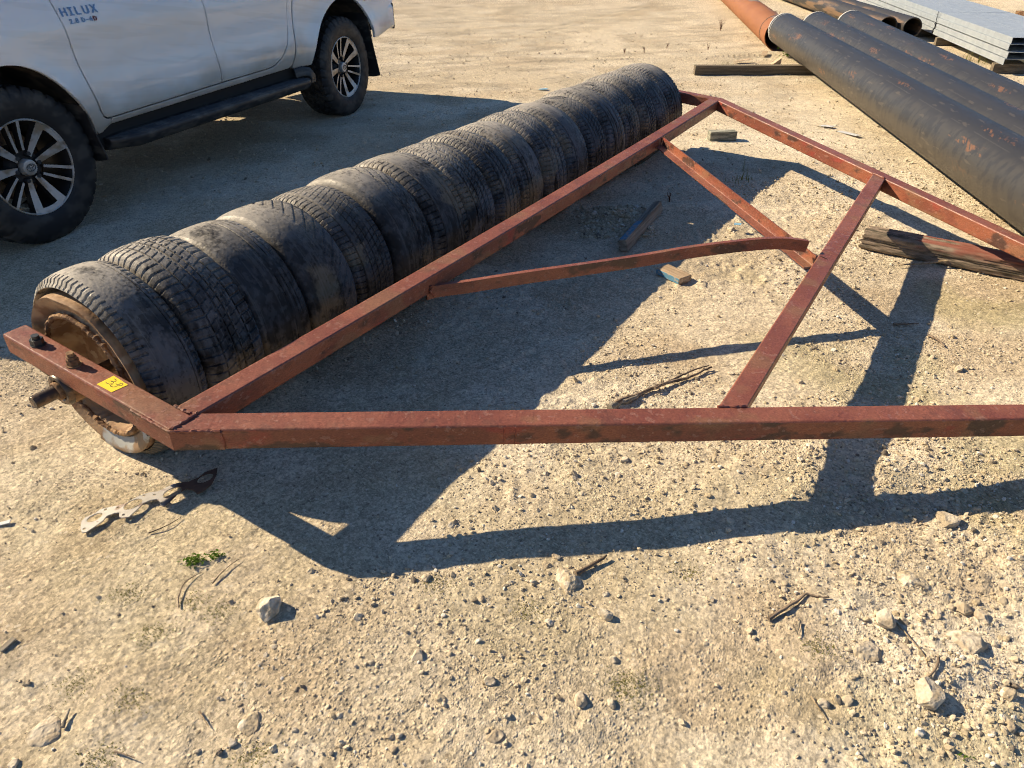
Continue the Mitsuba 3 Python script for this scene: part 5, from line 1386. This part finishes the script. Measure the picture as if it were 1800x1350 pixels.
for k, (x, y, a) in enumerate(((2.62, 8.95, 0.3), (3.08, 9.35, 1.2))):
    sliver(numbered('wood_scrap'), [(x, y), (x + 0.22 * math.cos(a), y + 0.22 * math.sin(a))], 0.07, 0.03, 'raw_timber', ['pale broken wood piece left of the brown pipe', 'pale wood chock under the end of the brown pipe'][k], 'scrap wood')

# ------------------------------------------------------------------ weeds
def leafy(key, mesh, mat, smooth=False, label=None, category=None, group=None):
    tag(key, label, category, group)
    put(f'{key}__{"blades" if category == "grass" else "leaves"}', mesh, mat, smooth=smooth, kind='stuff')
def blades(n, x, y, h, spread, seed, wid=0.004, lean=0.5):
    r = np.random.default_rng(seed); V, Fq = [], []
    for i in range(n):
        a = r.uniform(0, 6.28); d = np.array([math.cos(a), math.sin(a)]); w_ = np.array([-d[1], d[0]]) * wid * r.uniform(0.6, 1.2)
        b = np.array([x, y]) + r.normal(0, spread, 2); hh = h * r.uniform(0.5, 1.1); ln_ = lean * r.uniform(0.2, 1)
        z0 = gh(*b) - 0.005
        k0 = len(V)
        for k in range(5):
            t = k / 4
            c = b + d * hh * ln_ * t * t
            ww = w_ * (1 - t) ** 0.7 * 0.5 + w_ * 0.03
            z = z0 + hh * t * (1 - 0.25 * ln_ * t)
            V += [(*(c - ww), z), (*(c + ww), z)]
        Fq += [[k0 + 2 * k, k0 + 2 * k + 1, k0 + 2 * k + 3, k0 + 2 * k + 2] for k in range(4)]
    return TM(V, Fq)
def leaves(n, x, y, rx, ry, h, size, seed):
    r = np.random.default_rng(seed); V, Fq = [], []
    for i in range(n):
        c = np.array([x + r.normal(0, rx), y + r.normal(0, ry)])
        z = gh(*c) + h * r.uniform(0.05, 1)
        a = r.uniform(0, 6.28); u = np.array([math.cos(a), math.sin(a), r.uniform(-0.3, 0.6)]); v_ = np.array([-math.sin(a), math.cos(a), r.uniform(-0.5, 0.5)])
        s = size * r.uniform(0.5, 1.2); o_ = np.array([*c, z]); k0 = len(V)
        V += [o_ - u * s, o_ - v_ * s * 0.45 + u * s * 0.1 + [0, 0, s * 0.15], o_ + u * s, o_ + v_ * s * 0.45 + u * s * 0.1 + [0, 0, s * 0.15]]
        Fq += [[k0, k0 + 1, k0 + 2, k0 + 3]]
    return TM(V, Fq)
leafy('green_weed', cat(leaves(110, -0.845, 1.318, 0.014, 0.010, 0.020, 0.0060, 1), leaves(60, -0.795, 1.335, 0.012, 0.007, 0.016, 0.0055, 2)), 'green_leaf', smooth=False, label='bright green low weed on the sand in the left foreground', category='weed')
for k, (x, y, n_) in enumerate(((0.90, 0.78, 14), (-0.95, 1.23, 0), (3.36, 9.35, 50))):
    if n_:
        leafy(numbered('small_weed'), leaves(n_, x, y, 0.008 if y < 2 else 0.05, 0.006 if y < 2 else 0.04, 0.012 if y < 2 else 0.12, 0.004 if y < 2 else 0.03, 30 + k), 'green_leaf', smooth=False, label=['tiny green sprout at the bottom right', '', 'green weed under the end of the brown pipe'][k], category='weed')
MOSS = [(-0.98, 1.22), (-0.80, 1.19), (-0.86, 1.10), (0.04, 1.16), (0.24, 0.95), (0.27, 0.955), (0.45, 1.28), (-0.20, 1.24), (-0.98, 0.97), (-0.53, 0.80), (-0.84, 0.93), (0.70, 1.04), (-0.72, 1.16), (-0.84, 0.80)]
mm = cat(*[leaves(260, x, y, 0.026, 0.020, 0.0025, 0.0022, 60 + i) for i, (x, y) in enumerate(MOSS)])
put('moss', mm, 'moss_leaf', smooth=False, label='patches of yellow-green moss and fine weeds on the sand', category='moss', kind='stuff')
GR = [(1.474, 4.52, 16, 0.09, 0.05, 'dry grass tuft at the edge of the roller shadow inside the frame'), (1.56, 4.75, 6, 0.16, 0.01, 'single tall grass stalk in the roller shadow'), (5.35, 8.85, 26, 0.16, 0.06, 'green grass growing at the foot of the galvanised stack'), (2.33, 8.42, 22, 0.14, 0.07, 'dry grass tuft behind the grey timber beam')]
for k, (x, y, n_, h, sp, lab) in enumerate(GR):
    leafy(numbered('grass_tuft'), blades(n_, x, y, h, sp, 80 + k, 0.006), 'dry_grass', smooth=True, label=lab, category='grass')
def red_weed(x, y, h, seed):
    r = np.random.default_rng(seed); ms = []
    for k in range(r.integers(3, 6)):
        a = r.uniform(0, 6.28); d = np.array([math.cos(a), math.sin(a)]) * r.uniform(0.1, 0.5)
        z0 = gh(x, y)
        P_ = np.array([(x + d[0] * h * t * t, y + d[1] * h * t * t, z0 + h * t * r.uniform(0.9, 1.1)) for t in np.linspace(0, 1, 5)])
        ms.append(tube(P_, 0.0035, 5, scale=[1, .9, .8, .6, .4]))
        for q in P_[1:]:
            for j in range(5):
                u = r.normal(size=3); u /= np.linalg.norm(u); w_ = np.cross(u, r.normal(size=3)); w_ /= np.linalg.norm(w_)
                s = h * 0.07
                ms.append(TM([q, q + u * s + w_ * s * 0.35, q + u * s * 2, q + u * s - w_ * s * 0.35], [[0, 1, 2, 3]]))
    return cat(*ms)
RW = [(3.20, 11.9, 0.17), (4.35, 12.9, 0.18), (4.6, 12.4, 0.13), (2.05, 10.1, 0.07), (1.7, 9.75, 0.09), (1.45, 9.75, 0.07), (2.55, 9.95, 0.08)]
RW.sort(key=lambda q: q[0] / q[1])
for k, (x, y, h) in enumerate(RW):
    leafy(numbered('dry_weed'), red_weed(x, y, h * 0.8, 130 + k), 'red_weed', smooth=False, label=f'{["leftmost", "second", "third", "fourth", "fifth", "sixth", "rightmost"][k]} of the dry reddish weeds in the far yard, counted from the left', category='weed', group='dry reddish weeds in the far yard')
for k, (x, y, h) in enumerate(((1.27, 4.42, 0.075), (0.95, 4.15, 0.05))):
    leafy(numbered('dead_weed'), red_weed(x, y, h, 160 + k), 'red_weed', smooth=False, label=['taller dark dead weed in the roller shadow inside the frame', 'low dead weed nearest the tyres in the roller shadow'][k], category='weed')
